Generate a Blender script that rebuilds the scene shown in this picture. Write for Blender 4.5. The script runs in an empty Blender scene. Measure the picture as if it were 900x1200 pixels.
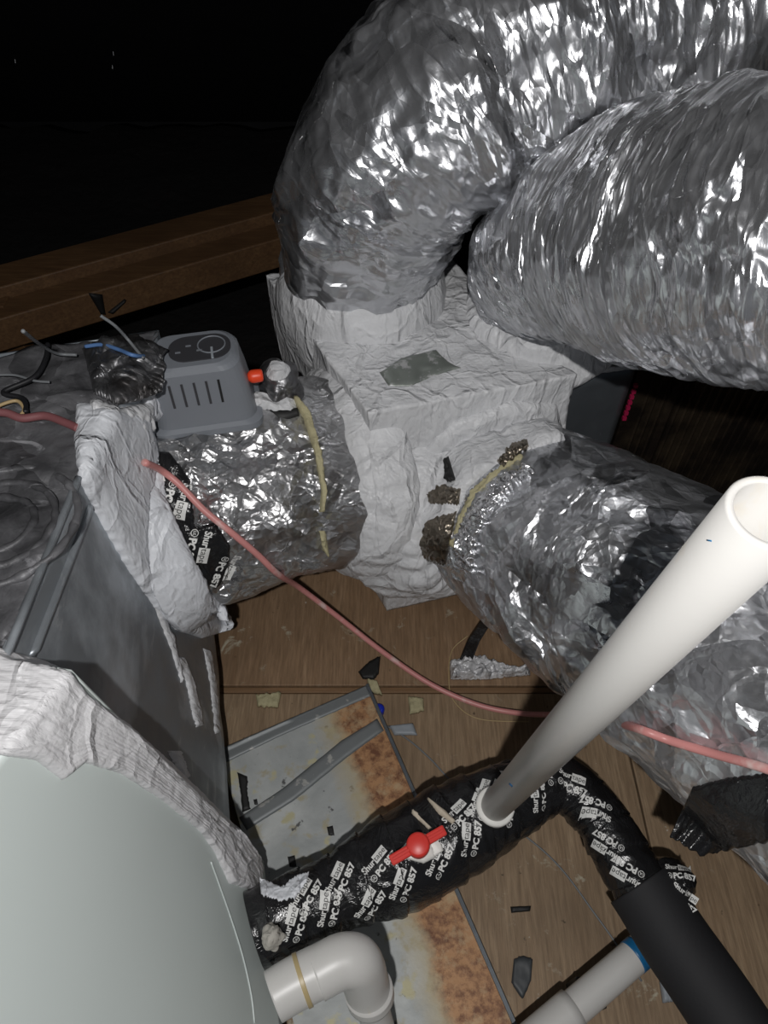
import bpy, bmesh, math, random
import numpy as np
from mathutils import Vector, Matrix
from mathutils.bvhtree import BVHTree
random.seed(7); np.random.seed(7)
SC = bpy.context.scene
COL = SC.collection
# ------------------------------------------------------------------ camera, world, light
H = 1.35; PITCH = math.radians(50); FPX = 831.0
cam_d = bpy.data.cameras.new('camera'); cam = bpy.data.objects.new('camera', cam_d); COL.objects.link(cam)
cam.location = (0, 0, H); cam.rotation_euler = (math.radians(90) - PITCH, 0, 0)
cam_d.sensor_fit = 'VERTICAL'; cam_d.sensor_height = 36.0; cam_d.lens = FPX / 1200 * 36.0
cam_d.clip_start = 0.01; cam_d.clip_end = 50
SC.camera = cam
FW = np.array([0, math.cos(PITCH), -math.sin(PITCH)]); UP = np.array([0, math.sin(PITCH), math.cos(PITCH)]); RT = np.array([1., 0, 0])
CAM = np.array([0, 0, H])
w = bpy.data.worlds.new('attic_dark'); SC.world = w; w.use_nodes = True
w.node_tree.nodes['Background'].inputs[0].default_value = (0.75, 0.85, 1, 1)
w.node_tree.nodes['Background'].inputs[1].default_value = 0.035
fl = bpy.data.lights.new('phone_flash', 'POINT'); fl.energy = 29; fl.shadow_soft_size = 0.012; fl.color = (1.0, 0.985, 0.97)
flo = bpy.data.objects.new('phone_flash', fl); COL.objects.link(flo)
flo.location = Vector(CAM - FW * 0.34 - RT * 0.03 + UP * 0.03)
vs = SC.view_settings; vs.view_transform = 'Standard'; vs.look = 'None'; vs.gamma = 1; vs.exposure = 0.62
vs.use_curve_mapping = False

# ------------------------------------------------------------------ helpers
def ray(px, py):
    return FW + RT * ((px - 450) / FPX) + UP * ((600 - py) / FPX)
def P(px, py, z):
    d = ray(px, py); t = (z - H) / d[2]; return CAM + d * t
def D(px, py, t):
    return CAM + ray(px, py) * t

def _h(ix, iy, iz, k):
    n = (ix * 374761393 + iy * 668265263 + iz * 2147483647 + k * 1274126177) & 0xFFFFFFFF
    n = ((n ^ (n >> 13)) * 1274126177) & 0xFFFFFFFF
    n = ((n ^ (n >> 16)) * 2246822519) & 0xFFFFFFFF
    return ((n ^ (n >> 15)) & 0xFFFFFF) / float(0xFFFFFF)
def noise(p, seed=0):
    """gradient noise, p (N,3) -> about -1..1"""
    p = np.asarray(p, float); i = np.floor(p).astype(np.int64); f = p - i
    u = f * f * f * (f * (f * 6 - 15) + 10); r = np.zeros(len(p))
    for a in (0, 1):
        for b in (0, 1):
            for c in (0, 1):
                ix, iy, iz = i[:, 0] + a, i[:, 1] + b, i[:, 2] + c
                gx = _h(ix, iy, iz, seed) * 2 - 1; gy = _h(ix, iy, iz, seed + 11) * 2 - 1; gz = _h(ix, iy, iz, seed + 23) * 2 - 1
                d = gx * (f[:, 0] - a) + gy * (f[:, 1] - b) + gz * (f[:, 2] - c)
                r += d * (u[:, 0] if a else 1 - u[:, 0]) * (u[:, 1] if b else 1 - u[:, 1]) * (u[:, 2] if c else 1 - u[:, 2])
    return r * 1.4
def fbm(p, seed=0, o=3):
    r = 0; a = 1
    for k in range(o):
        r = r + noise(p * (2.0 ** k), seed + 50 * k) * a; a *= 0.5
    return r
def worley(p, seed=0):
    i = np.floor(p).astype(np.int64); best = np.full(len(p), 9.0)
    for a in (-1, 0, 1):
        for b in (-1, 0, 1):
            for c in (-1, 0, 1):
                ix, iy, iz = i[:, 0] + a, i[:, 1] + b, i[:, 2] + c
                dx = ix + _h(ix, iy, iz, seed) - p[:, 0]; dy = iy + _h(ix, iy, iz, seed + 5) - p[:, 1]; dz = iz + _h(ix, iy, iz, seed + 9) - p[:, 2]
                best = np.minimum(best, dx * dx + dy * dy + dz * dz)
    return np.sqrt(best)

def mesh(name, V, F, uv=None, smooth=True):
    me = bpy.data.meshes.new(name)
    if isinstance(V, np.ndarray): V = V.tolist()
    me.from_pydata(V, [], [tuple(int(k) for k in f) for f in F] if not isinstance(F, np.ndarray) else F.tolist())
    if uv is not None:
        l = me.uv_layers.new(name='UVMap'); idx = np.zeros(len(me.loops), np.int32); me.loops.foreach_get('vertex_index', idx)
        l.data.foreach_set('uv', np.asarray(uv)[idx].astype(np.float32).ravel())
    me.polygons.foreach_set('use_smooth', [smooth] * len(me.polygons))
    me.update(); return me
def root(name, label, cat, loc, group=None):
    o = bpy.data.objects.new(name, None); COL.objects.link(o); o.location = Vector(loc); o.empty_display_size = 0.05
    o['label'] = label; o['category'] = cat
    if group: o['group'] = group
    return o
def abs_loc(o):
    l = Vector(o.location)
    while o.parent: o = o.parent; l += Vector(o.location)
    return l
def obj(name, V, F, mat, parent=None, uv=None, smooth=True, label=None, cat=None, group=None, kind=None):
    V = np.asarray(V, float)
    if parent is not None: base = np.array(abs_loc(parent)); loc = Vector((0, 0, 0))
    else:
        base = np.array([(V[:, 0].min() + V[:, 0].max()) / 2, (V[:, 1].min() + V[:, 1].max()) / 2, V[:, 2].min()]); loc = Vector(base)
    me = mesh(name, V - base, F, uv, smooth)
    o = bpy.data.objects.new(name, me); COL.objects.link(o); o.location = loc
    if parent is not None: o.parent = parent
    if mat: me.materials.append(mat)
    if label: o['label'] = label
    if cat: o['category'] = cat
    if group: o['group'] = group
    if kind: o['kind'] = kind
    return o
def bvh(*vf):
    V = []; F = []
    for (v, f) in vf:
        n = len(V); V += [tuple(x) for x in np.asarray(v)]; F += [tuple(int(k) + n for k in q) for q in f]
    return BVHTree.FromPolygons(V, F)

def catmull(pts, n):
    pts = np.asarray(pts, float); m = len(pts)
    ext = np.vstack([2 * pts[0] - pts[1], pts, 2 * pts[-1] - pts[-2]])
    t = np.linspace(0, m - 1 - 1e-9, n); k = np.floor(t).astype(int); f = (t - k)[:, None]
    p0, p1, p2, p3 = ext[k], ext[k + 1], ext[k + 2], ext[k + 3]
    return 0.5 * ((2 * p1) + (-p0 + p2) * f + (2 * p0 - 5 * p1 + 4 * p2 - p3) * f * f + (-p0 + 3 * p1 - 3 * p2 + p3) * f ** 3)
def sweep(pts, rad, ns, nt, disp=None, cap=True, up0=(0, 0, -1), even=True):
    """tube along pts; returns V,F,UV,info. theta=0 faces up0 (the seam)"""
    C = catmull(pts, ns)
    R = catmull(np.asarray(rad, float)[:, None], ns)[:, 0] if np.ndim(rad) else np.full(ns, float(rad))
    if even:
        L = np.concatenate([[0], np.cumsum(np.linalg.norm(np.diff(C, axis=0), axis=1))]); s = np.linspace(0, L[-1], ns)
        C = np.stack([np.interp(s, L, C[:, k]) for k in range(3)], 1); R = np.interp(s, L, R)
    L = np.concatenate([[0], np.cumsum(np.linalg.norm(np.diff(C, axis=0), axis=1))])
    T = np.gradient(C, axis=0); T /= np.linalg.norm(T, axis=1)[:, None]
    A = np.zeros_like(T); a = np.array(up0, float); a -= T[0] * a.dot(T[0])
    if np.linalg.norm(a) < 1e-3: a = np.cross(T[0], [1, 0.3, 0])
    for k in range(ns):
        a = a - T[k] * a.dot(T[k]); a /= np.linalg.norm(a); A[k] = a
    B = np.cross(T, A)
    th = np.linspace(0, 2 * math.pi, nt, endpoint=False)
    N = A[:, None, :] * np.cos(th)[None, :, None] + B[:, None, :] * np.sin(th)[None, :, None]
    S = np.repeat(L[:, None], nt, 1); TH = np.repeat(th[None], ns, 0); RR = np.repeat(R[:, None], nt, 1)
    if disp is not None:
        rm = R.mean()
        q = np.stack([S.ravel(), (np.cos(TH) * rm).ravel(), (np.sin(TH) * rm).ravel()], 1)
        RR = RR + disp(q, S.ravel(), TH.ravel(), L[-1]).reshape(RR.shape)
    V = (C[:, None, :] + N * RR[..., None]).reshape(-1, 3)
    i = np.arange(ns - 1)[:, None] * nt; j = np.arange(nt)[None]; j2 = (j + 1) % nt
    F = np.stack([i + j, i + j2, i + nt + j2, i + nt + j], -1).reshape(-1, 4).tolist()
    UV = np.stack([S.ravel(), (TH * R.mean()).ravel()], 1)
    if cap:
        V = np.vstack([V, C[0], C[-1]]); UV = np.vstack([UV, [0, 0], [L[-1], 0]]); n = ns * nt
        for k in range(nt):
            F.append([n, (k + 1) % nt, k]); F.append([n + 1, (ns - 1) * nt + k, (ns - 1) * nt + (k + 1) % nt])
    return V, F, UV
def resample(A, n):
    A = np.asarray(A, float); L = np.concatenate([[0], np.cumsum(np.linalg.norm(np.diff(A, axis=0), axis=1))])
    s = np.linspace(0, L[-1], n); return np.stack([np.interp(s, L, A[:, k]) for k in range(A.shape[1])], 1)
def grid_faces(nu, nv):
    i = np.arange(nu - 1)[:, None] * nv; j = np.arange(nv - 1)[None]
    return np.stack([i + j, i + j + 1, i + nv + j + 1, i + nv + j], -1).reshape(-1, 4).tolist()
def slab(G, nu, nv, off, N=None):
    """closed sheet: top grid G (nu*nv,3) and bottom = G - N*off"""
    if N is None:
        g = G.reshape(nu, nv, 3); N = np.cross(np.gradient(g, axis=0), np.gradient(g, axis=1)).reshape(-1, 3)
        N /= np.linalg.norm(N, axis=1)[:, None] + 1e-12
        if (N * (CAM - G)).sum() < 0: N = -N
    off = np.asarray(off); off = off[:, None] if off.ndim else off
    V = np.vstack([G, G - N * off]); F = grid_faces(nu, nv); n = nu * nv
    F2 = [[a + n for a in f[::-1]] for f in F]
    rim = [k * nv for k in range(nu)] + [(nu - 1) * nv + k for k in range(1, nv)] + [k * nv + nv - 1 for k in range(nu - 2, -1, -1)] + list(range(nv - 2, 0, -1))
    F3 = [[rim[k], rim[(k + 1) % len(rim)], rim[(k + 1) % len(rim)] + n, rim[k] + n] for k in range(len(rim))]
    u = np.repeat(np.linspace(0, 1, nu), nv); v = np.tile(np.linspace(0, 1, nv), nu)
    return V, F + F2 + F3, np.vstack([np.stack([u, v], 1)] * 2)
def ruled(A, B, nu, nv, th=0.002, disp=None):
    A = resample(A, nu); B = resample(B, nu); v = np.linspace(0, 1, nv)[None, :, None]
    G = (A[:, None] * (1 - v) + B[:, None] * v).reshape(-1, 3)
    if disp is not None: G = G + disp(G)
    return slab(G, nu, nv, th)
def drape(tree, Apx, Bpx, nu, nv, off=0.004, th=0.004, rag=0.0, bump=0.0, bf=40, seed=3, edge=0.15, smooth_t=0, wr=None):
    """sheet laid on a surface, its two long edges found by sighting along px polylines"""
    A = resample(Apx, nu); B = resample(Bpx, nu)
    if rag:
        k = np.arange(nu)
        for E, sd in ((A, 1), (B, 2)):
            q = np.stack([k * 0.35 + sd * 77.7 + seed, k * 0, k * 0], 1)
            n1 = noise(q, seed) + 0.6 * noise(q * 2.7, seed + 4)
            dirn = (A - B); dirn = dirn / (np.linalg.norm(dirn, axis=1)[:, None] + 1e-9)
            E += dirn * (n1 * rag)[:, None]
    v = np.linspace(0, 1, nv)[None, :, None]
    Q = (A[:, None] * (1 - v) + B[:, None] * v).reshape(-1, 2)
    T = np.full(len(Q), np.nan); NN = np.zeros((len(Q), 3))
    for k, (x, y) in enumerate(Q):
        d = ray(x, y); L = np.linalg.norm(d)
        h = tree.ray_cast(Vector(CAM), Vector(d / L))
        if h[0] is not None:
            T[k] = h[3] / L; n = np.array(h[1]); NN[k] = n if n.dot(d) < 0 else -n
    if np.isnan(T).any():
        good = ~np.isnan(T)
        if good.sum() == 0: raise RuntimeError('drape missed')
        gi = np.where(good)[0]
        for k in np.where(~good)[0]:
            j = gi[np.argmin(((Q[gi] - Q[k]) ** 2).sum(1))]; T[k] = T[j]; NN[k] = NN[j]
    Tg = T.reshape(nu, nv)
    for _ in range(smooth_t):
        p = np.pad(Tg, 1, mode='edge'); Tg = (p[:-2, 1:-1] + p[2:, 1:-1] + p[1:-1, :-2] + p[1:-1, 2:] + 4 * Tg) / 8
    T = np.minimum(Tg.ravel(), T)
    G = np.array([CAM + ray(x, y) * t for (x, y), t in zip(Q, T)])
    Ng = NN.reshape(nu, nv, 3)
    for _ in range(3):
        p = np.pad(Ng, ((1, 1), (1, 1), (0, 0)), mode='edge'); Ng = (p[:-2, 1:-1] + p[2:, 1:-1] + p[1:-1, :-2] + p[1:-1, 2:] + 4 * Ng) / 8
    N = Ng.reshape(-1, 3); N = N / (np.linalg.norm(N, axis=1)[:, None] + 1e-9)
    u = np.repeat(np.linspace(0, 1, nu), nv); vv = np.tile(np.linspace(0, 1, nv), nu)
    e = np.clip(np.minimum(np.minimum(u, 1 - u) * nu / nv, np.minimum(vv, 1 - vv)) / edge, 0, 1) ** 0.5 if edge else 1
    h = off * (0.15 + 0.85 * e)
    if bump: h = h + bump * fbm(G * bf, seed, 3) * e
    if wr is not None: h = h + wr(G, u, vv) * e
    G = G + N * h[:, None]
    return slab(G, nu, nv, th, N)
def block(c8, n, disp=None, bulge=0.0):
    """hexahedron with subdivided faces. c8: bottom 4 (ccw), top 4"""
    c = np.asarray(c8, float); fs = [(0, 1, 5, 4), (1, 2, 6, 5), (2, 3, 7, 6), (3, 0, 4, 7), (4, 5, 6, 7), (3, 2, 1, 0)]
    V = []; F = []; uv = []; cen = c.mean(0)
    for f in fs:
        a, b, cc, d = c[list(f)]; u = np.linspace(0, 1, n)
        U, W = np.meshgrid(u, u, indexing='ij'); U = U.ravel()[:, None]; W = W.ravel()[:, None]
        G = a * (1 - U) * (1 - W) + b * U * (1 - W) + cc * U * W + d * (1 - U) * W
        base = sum(len(x) for x in V); V.append(G); uv.append(np.hstack([U, W]))
        F += [[x + base for x in q] for q in grid_faces(n, n)]
    V = np.vstack(V); uv = np.vstack(uv)
    if disp is not None:
        nn = V - cen; nn /= np.linalg.norm(nn, axis=1)[:, None]; V = V + nn * disp(V)[:, None]
    return V, F, uv
def weld(o, d=1e-5):
    bm = bmesh.new(); bm.from_mesh(o.data); bmesh.ops.remove_doubles(bm, verts=bm.verts, dist=d)
    bmesh.ops.recalc_face_normals(bm, faces=bm.faces); bm.to_mesh(o.data); bm.free(); return o
def box_pts(cx, cy, z0, z1, hx, hy, yaw=0, taper=1.0):
    e1 = np.array([math.cos(yaw), math.sin(yaw), 0]); e2 = np.array([-math.sin(yaw), math.cos(yaw), 0]); c = np.array([cx, cy, 0])
    r = []
    for z, k in ((z0, 1), (z1, taper)):
        for a, b in ((-1, -1), (1, -1), (1, 1), (-1, 1)): r.append(c + e1 * a * hx * k + e2 * b * hy * k + np.array([0, 0, z]))
    return r
def bev(o, wd, seg=3):
    bm = bmesh.new(); bm.from_mesh(o.data); bmesh.ops.remove_doubles(bm, verts=bm.verts, dist=1e-6)
    bmesh.ops.bevel(bm, geom=[e for e in bm.edges if e.calc_face_angle(0) > 0.5], offset=wd, segments=seg, affect='EDGES', profile=0.5)
    bmesh.ops.recalc_face_normals(bm, faces=bm.faces); bm.to_mesh(o.data); bm.free(); return o
CUBE_F = [(0, 3, 2, 1), (4, 5, 6, 7), (0, 1, 5, 4), (1, 2, 6, 5), (2, 3, 7, 6), (3, 0, 4, 7)]
def cube(name, pts, mat, parent=None, bevel=0.0, **k):
    o = obj(name, pts, CUBE_F, mat, parent, smooth=False, **k)
    if bevel: bev(o, bevel, 2)
    return o
def rod(name, pts, r, mat, parent=None, ns=60, nt=12, **k):
    V, F, UV = sweep(pts, r, ns, nt); return obj(name, V, F, mat, parent, UV, **k)

# ------------------------------------------------------------------ materials
class M:
    def __init__(s, name, col=(.5, .5, .5), rough=.5, metal=0.0, **k):
        s.m = bpy.data.materials.new(name); s.m.use_nodes = True; s.t = s.m.node_tree; s.n = s.t.nodes; s.l = s.t.links
        s.b = s.n['Principled BSDF']; s.b.inputs['Base Color'].default_value = (*col, 1); s.b.inputs['Roughness'].default_value = rough
        s.b.inputs['Metallic'].default_value = metal
        for a, v in k.items(): s.b.inputs[a.replace('_', ' ')].default_value = v
        s.last = None; s.co = s.n.new('ShaderNodeTexCoord')
    def coord(s, kind='Object', scale=(1, 1, 1), rot=(0, 0, 0)):
        mp = s.n.new('ShaderNodeMapping'); mp.inputs['Scale'].default_value = scale; mp.inputs['Rotation'].default_value = rot
        s.l.new(s.co.outputs[kind], mp.inputs[0]); return mp.outputs[0]
    def noise(s, scale, detail=4, kind='Object', sc=(1, 1, 1), rough=.55, dist=0.0, rot=(0, 0, 0)):
        n = s.n.new('ShaderNodeTexNoise'); n.inputs['Scale'].default_value = scale; n.inputs['Detail'].default_value = detail
        n.inputs['Roughness'].default_value = rough; n.inputs['Distortion'].default_value = dist
        s.l.new(s.coord(kind, sc, rot), n.inputs['Vector']); return n.outputs['Fac']
    def vor(s, scale, kind='Object', sc=(1, 1, 1), feat='F1', out='Distance', rot=(0, 0, 0), warp=0.0):
        n = s.n.new('ShaderNodeTexVoronoi'); n.feature = feat; n.inputs['Scale'].default_value = scale
        c = s.coord(kind, sc, rot)
        if warp:
            w_ = s.n.new('ShaderNodeTexNoise'); w_.inputs['Scale'].default_value = scale * .7; w_.inputs['Detail'].default_value = 2; s.l.new(c, w_.inputs['Vector'])
            m_ = s.n.new('ShaderNodeMixRGB'); m_.blend_type = 'ADD'; m_.inputs[0].default_value = warp
            s.l.new(c, m_.inputs[1]); s.l.new(w_.outputs['Color'], m_.inputs[2]); c = m_.outputs[0]
        s.l.new(c, n.inputs['Vector']); return n.outputs[out]
    def ramp(s, fac, stops, interp='LINEAR'):
        r = s.n.new('ShaderNodeValToRGB'); r.color_ramp.interpolation = interp; e = r.color_ramp.elements
        while len(e) < len(stops): e.new(0.5)
        for k, (p, c) in enumerate(stops):
            e[k].position = p; e[k].color = (*c, 1) if len(c) == 3 else c
        s.l.new(fac, r.inputs[0]); return r.outputs[0]
    def fr(s, fac, a, b): return s.ramp(fac, [(a, (0, 0, 0)), (b, (1, 1, 1))])
    def mix(s, fac, a, b, mode='MIX'):
        m = s.n.new('ShaderNodeMixRGB'); m.blend_type = mode
        for k, v in ((0, fac), (1, a), (2, b)):
            if isinstance(v, (int, float)): m.inputs[k].default_value = v if k == 0 else (v, v, v, 1)
            elif isinstance(v, tuple): m.inputs[k].default_value = (*v, 1)
            else: s.l.new(v, m.inputs[k])
        return m.outputs[0]
    def math(s, op, a, b):
        m = s.n.new('ShaderNodeMath'); m.operation = op
        for k, v in ((0, a), (1, b)):
            if isinstance(v, (int, float)): m.inputs[k].default_value = v
            else: s.l.new(v, m.inputs[k])
        return m.outputs[0]
    def facet(s, scale, kind='UV', sc=(1, 1, 1), rot=(0, 0, 0), warp=.3):
        c = s.coord(kind, sc, rot)
        w_ = s.n.new('ShaderNodeTexNoise'); w_.inputs['Scale'].default_value = scale * .5; w_.inputs['Detail'].default_value = 3; s.l.new(c, w_.inputs['Vector'])
        sb = s.n.new('ShaderNodeVectorMath'); sb.operation = 'SUBTRACT'; s.l.new(w_.outputs['Color'], sb.inputs[0]); sb.inputs[1].default_value = (.5, .5, .5)
        sk = s.n.new('ShaderNodeVectorMath'); sk.operation = 'SCALE'; s.l.new(sb.outputs[0], sk.inputs[0]); sk.inputs['Scale'].default_value = warp * 4 / scale
        ad = s.n.new('ShaderNodeVectorMath'); ad.operation = 'ADD'; s.l.new(c, ad.inputs[0]); s.l.new(sk.outputs[0], ad.inputs[1])
        v = s.n.new('ShaderNodeTexVoronoi'); v.inputs['Scale'].default_value = scale; s.l.new(ad.outputs[0], v.inputs['Vector'])
        a = s.n.new('ShaderNodeVectorMath'); a.operation = 'SUBTRACT'; s.l.new(v.outputs['Color'], a.inputs[0]); a.inputs[1].default_value = (.5, .5, .5)
        b = s.n.new('ShaderNodeVectorMath'); b.operation = 'SUBTRACT'; s.l.new(ad.outputs[0], b.inputs[0]); s.l.new(v.outputs['Position'], b.inputs[1])
        d = s.n.new('ShaderNodeVectorMath'); d.operation = 'DOT_PRODUCT'; s.l.new(a.outputs[0], d.inputs[0]); s.l.new(b.outputs[0], d.inputs[1])
        return d.outputs['Value']
    def crease(s, scale, kind='UV', sc=(1, 1, 1), rot=(0, 0, 0), wd=.10, warp=.3):
        c = s.coord(kind, sc, rot)
        w_ = s.n.new('ShaderNodeTexNoise'); w_.inputs['Scale'].default_value = scale * .6; w_.inputs['Detail'].default_value = 4; s.l.new(c, w_.inputs['Vector'])
        sb = s.n.new('ShaderNodeVectorMath'); sb.operation = 'SUBTRACT'; s.l.new(w_.outputs['Color'], sb.inputs[0]); sb.inputs[1].default_value = (.5, .5, .5)
        sk = s.n.new('ShaderNodeVectorMath'); sk.operation = 'SCALE'; s.l.new(sb.outputs[0], sk.inputs[0]); sk.inputs['Scale'].default_value = warp * 4 / scale
        ad = s.n.new('ShaderNodeVectorMath'); ad.operation = 'ADD'; s.l.new(c, ad.inputs[0]); s.l.new(sk.outputs[0], ad.inputs[1])
        v = s.n.new('ShaderNodeTexVoronoi'); v.feature = 'DISTANCE_TO_EDGE'; v.inputs['Scale'].default_value = scale; s.l.new(ad.outputs[0], v.inputs['Vector'])
        return s.ramp(v.outputs['Distance'], [(0, (1, 1, 1)), (wd, (0, 0, 0))])
    def set(s, name, sock): s.l.new(sock, s.b.inputs[name]); return s
    def bump(s, sock, strength, dist):
        b = s.n.new('ShaderNodeBump'); b.inputs['Strength'].default_value = strength; b.inputs['Distance'].default_value = dist
        s.l.new(sock, b.inputs['Height'])
        if s.last: s.l.new(s.last, b.inputs['Normal'])
        s.last = b.outputs[0]; s.l.new(s.last, s.b.inputs['Normal']); return s

def foil(name, sc_dir=(1, 1, 1), fine=55, col=(.78, .79, .82), rough=.3, dark=None, kind='UV', st=(1., 1.)):
    m = M(name, col, rough, 0.88)
    mk = m.ramp(m.noise(7, 3, kind), [(.36, (.35,) * 3), (.58, (1, 1, 1))])
    m.bump(m.math('MULTIPLY', m.facet(fine * .26, kind, sc_dir, warp=.3), mk), 1.0, .85 * st[0])
    m.bump(m.math('MULTIPLY', m.facet(fine * .8, kind, sc_dir, warp=.35), mk), 1.0, .65 * st[0])
    m.bump(m.crease(fine * .38, kind, sc_dir, (0, 0, .4), .12), 1.0, .0014 * st[1])
    m.bump(m.crease(fine * .95, kind, sc_dir, (0, 0, -.5), .16), 1.0, .0007 * st[1])
    m.bump(m.noise(fine * 1.6, 5, kind, sc_dir, .65, .5), .6 * st[1], .0010)
    f = m.noise(9, 4, kind)
    m.set('Roughness', m.ramp(f, [(.3, (rough * .75,) * 3), (.7, (rough * 1.4,) * 3)]))
    g = m.noise(5, 5, kind, (1, 1, 1), .6)
    c = m.mix(m.fr(g, .35, .68), tuple(x * .72 for x in col), col)
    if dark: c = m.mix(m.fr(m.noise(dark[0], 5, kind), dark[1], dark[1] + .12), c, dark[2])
    m.set('Base Color', c)
    return m.m
F_PLEAT = foil('foil_jacket_pleated', (1.7, .42, 1), 44, rough=.27, st=(.8, 1))
F_PLEAT2 = foil('foil_jacket_creased', (1.35, .55, 1), 34, rough=.27)
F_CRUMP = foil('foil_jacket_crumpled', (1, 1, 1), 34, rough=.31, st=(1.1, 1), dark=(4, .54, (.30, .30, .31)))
F_DUSTY = foil('foil_jacket_dusty', (1, 1.2, 1), 44, col=(.60, .60, .61), rough=.33, dark=(7, .56, (.10, .09, .085)))
F_TAPE = foil('foil_tape', (1, 1, 1), 60, col=(.8, .8, .82), rough=.2, kind='Object')
F_BRIGHT = foil('foil_scrap_bright', (1, 1, 1), 60, col=(.85, .85, .87), rough=.45, kind='Object')
def soiled():
    m = M('soiled_duct_wrap', (.12, .12, .125), .5, .25)
    c = m.mix(m.fr(m.noise(12, 6, 'Object', (1, 1, 1), .65, .8), .35, .65), (.07, .07, .075), (.17, .17, .18))
    c = m.mix(m.fr(m.noise(16, 6, 'Object', (1, 2.2, 1), .65, 1.2), .60, .68), c, (.34, .34, .36))
    m.set('Base Color', c); m.bump(m.facet(16, 'Object'), 1, .5); m.bump(m.noise(34, 6, 'Object', (1, 1, 1), .6, .6), .6, .004); return m.m
SOIL = soiled()
F_BRIGHT.node_tree.nodes['Principled BSDF'].inputs['Metallic'].default_value = .25
F_DULL = foil('foil_wrap_soiled', (1, 1, 1), 30, col=(.26, .26, .27), rough=.42, kind='Object', st=(.7, .8), dark=(14, .50, (.09, .085, .085)))

def mastic_mat(name, col=(.68, .685, .70), patch=None, strokes=0.5, rot=(0, 0, .5)):
    m = M(name, col, .42)
    g = m.noise(9, 5); m.set('Base Color', m.mix(m.fr(g, .32, .62), tuple(x * .86 for x in col), col))
    m.set('Roughness', m.ramp(m.noise(22, 3), [(.3, (.33,) * 3), (.7, (.6,) * 3)]))
    m.bump(m.noise(14, 6, 'Object', (1, 1, 1), .6, .6), .35, .008)
    m.bump(m.crease(9, 'Object', (1, 1, .35), (.2, 0, .3), .07, .5), .9, .003); m.bump(m.crease(22, 'Object', (1, 1, .5), (.5, .3, 0), .10, .5), .7, .0016)
    m.bump(m.noise(60, 4, 'Object', (.25, 2.4, 1), .6, .3, rot), strokes, .003)
    m.bump(m.vor(26, 'Object', (1, 1, .6), feat='SMOOTH_F1', warp=.5), .12 if strokes == .8 else .35, .005)
    return m
MASTIC = mastic_mat('duct_mastic').m
MASTIC_B = mastic_mat('duct_mastic_brushed', (.72, .715, .73), strokes=.8, rot=(0, 0, 1.0)).m
MASTIC_S = mastic_mat('duct_mastic_smooth', (.72, .74, .78), strokes=.2).m

def galv(name, base=(.24, .26, .28), white=.62, rough=.4):
    m = M(name, base, rough, .55)
    g = m.noise(4.5, 6, 'Object', (1, 1, 1), .6, .5)
    c = m.mix(m.fr(g, white, white + .12), base, tuple(min(.6, x * 1.9) for x in base))
    s = m.noise(13, 6, 'Object', (1, .3, 1), .7, .6, (0, 0, .4)); c = m.mix(m.fr(s, .62, .72), c, (.55, .56, .58))
    m.set('Base Color', c)
    m.set('Roughness', m.ramp(m.noise(30, 3), [(.3, (rough * .8,) * 3), (.7, (rough * 1.3,) * 3)]))
    m.bump(m.noise(18, 3), .25, .003); m.bump(s, .2, .001)
    return m.m
GALV = galv('galvanised_sheet', (.25, .27, .29), .5)
GALV_D = galv('galvanised_sheet_dull', (.13, .145, .16), .66, .42)
def cabinet_mat():
    m = M('painted_cabinet_sheet', (.50, .545, .53), .5, .1)
    g = m.noise(2.2, 3); m.set('Base Color', m.mix(g, (.60, .66, .64), (.68, .74, .72)))
    s = m.noise(60, 2, 'Object'); m.bump(s, .05, .0006)
    return m.m
CAB = cabinet_mat()
PVC = M('white_pvc', (.56, .55, .53), .38, 0)
PVC.set('Base Color', PVC.mix(PVC.fr(PVC.noise(34, 5, 'Object', (1, 1, .5)), .64, .72), (.56, .55, .53), (.56, .53, .48)))
PVC.bump(PVC.noise(90, 3), .12, .0008); PVC = PVC.m
GLUE = M('cement_ring_amber', (.42, .33, .17), .4).m
BLUEC = M('blue_cement', (.01, .12, .28), .35).m
RED = M('red_plastic', (.68, .045, .035), .38).m
ORANGE = M('orange_plastic', (.85, .07, .02), .4).m
WHITEP = M('white_plastic', (.78, .77, .73), .45).m
FOAM = M('black_foam_sleeve', (.012, .012, .014), .75); FOAM.bump(FOAM.noise(300, 2), .3, .0006); FOAM = FOAM.m
BTAPE = M('black_vinyl_tape', (.012, .012, .013), .22)
BTAPE.bump(BTAPE.noise(16, 5, 'Object', (1, 1, 1), .6, 1.0), .8, .009); BTAPE.bump(BTAPE.noise(70, 4, 'Object', (1, 1, 1), .6, .8), .4, .002); BTAPE = BTAPE.m
INK = M('white_print', (.72, .72, .70), .5).m
INKB = M('black_print', (.012, .012, .012), .5).m
PINK = M('pink_tubing', (.62, .26, .24), .4)
PINK.set('Base Color', PINK.mix(PINK.fr(PINK.noise(24, 4), .56, .68), (.60, .25, .235), (.68, .50, .47))); PINK = PINK.m
PINK_D = M('pink_tubing_grimy', (.22, .08, .085), .6).m
YEL = M('yellow_foam_insulation', (.44, .40, .24), .8); YEL.bump(YEL.noise(60, 5), 1, .006); YEL = YEL.m
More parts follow.
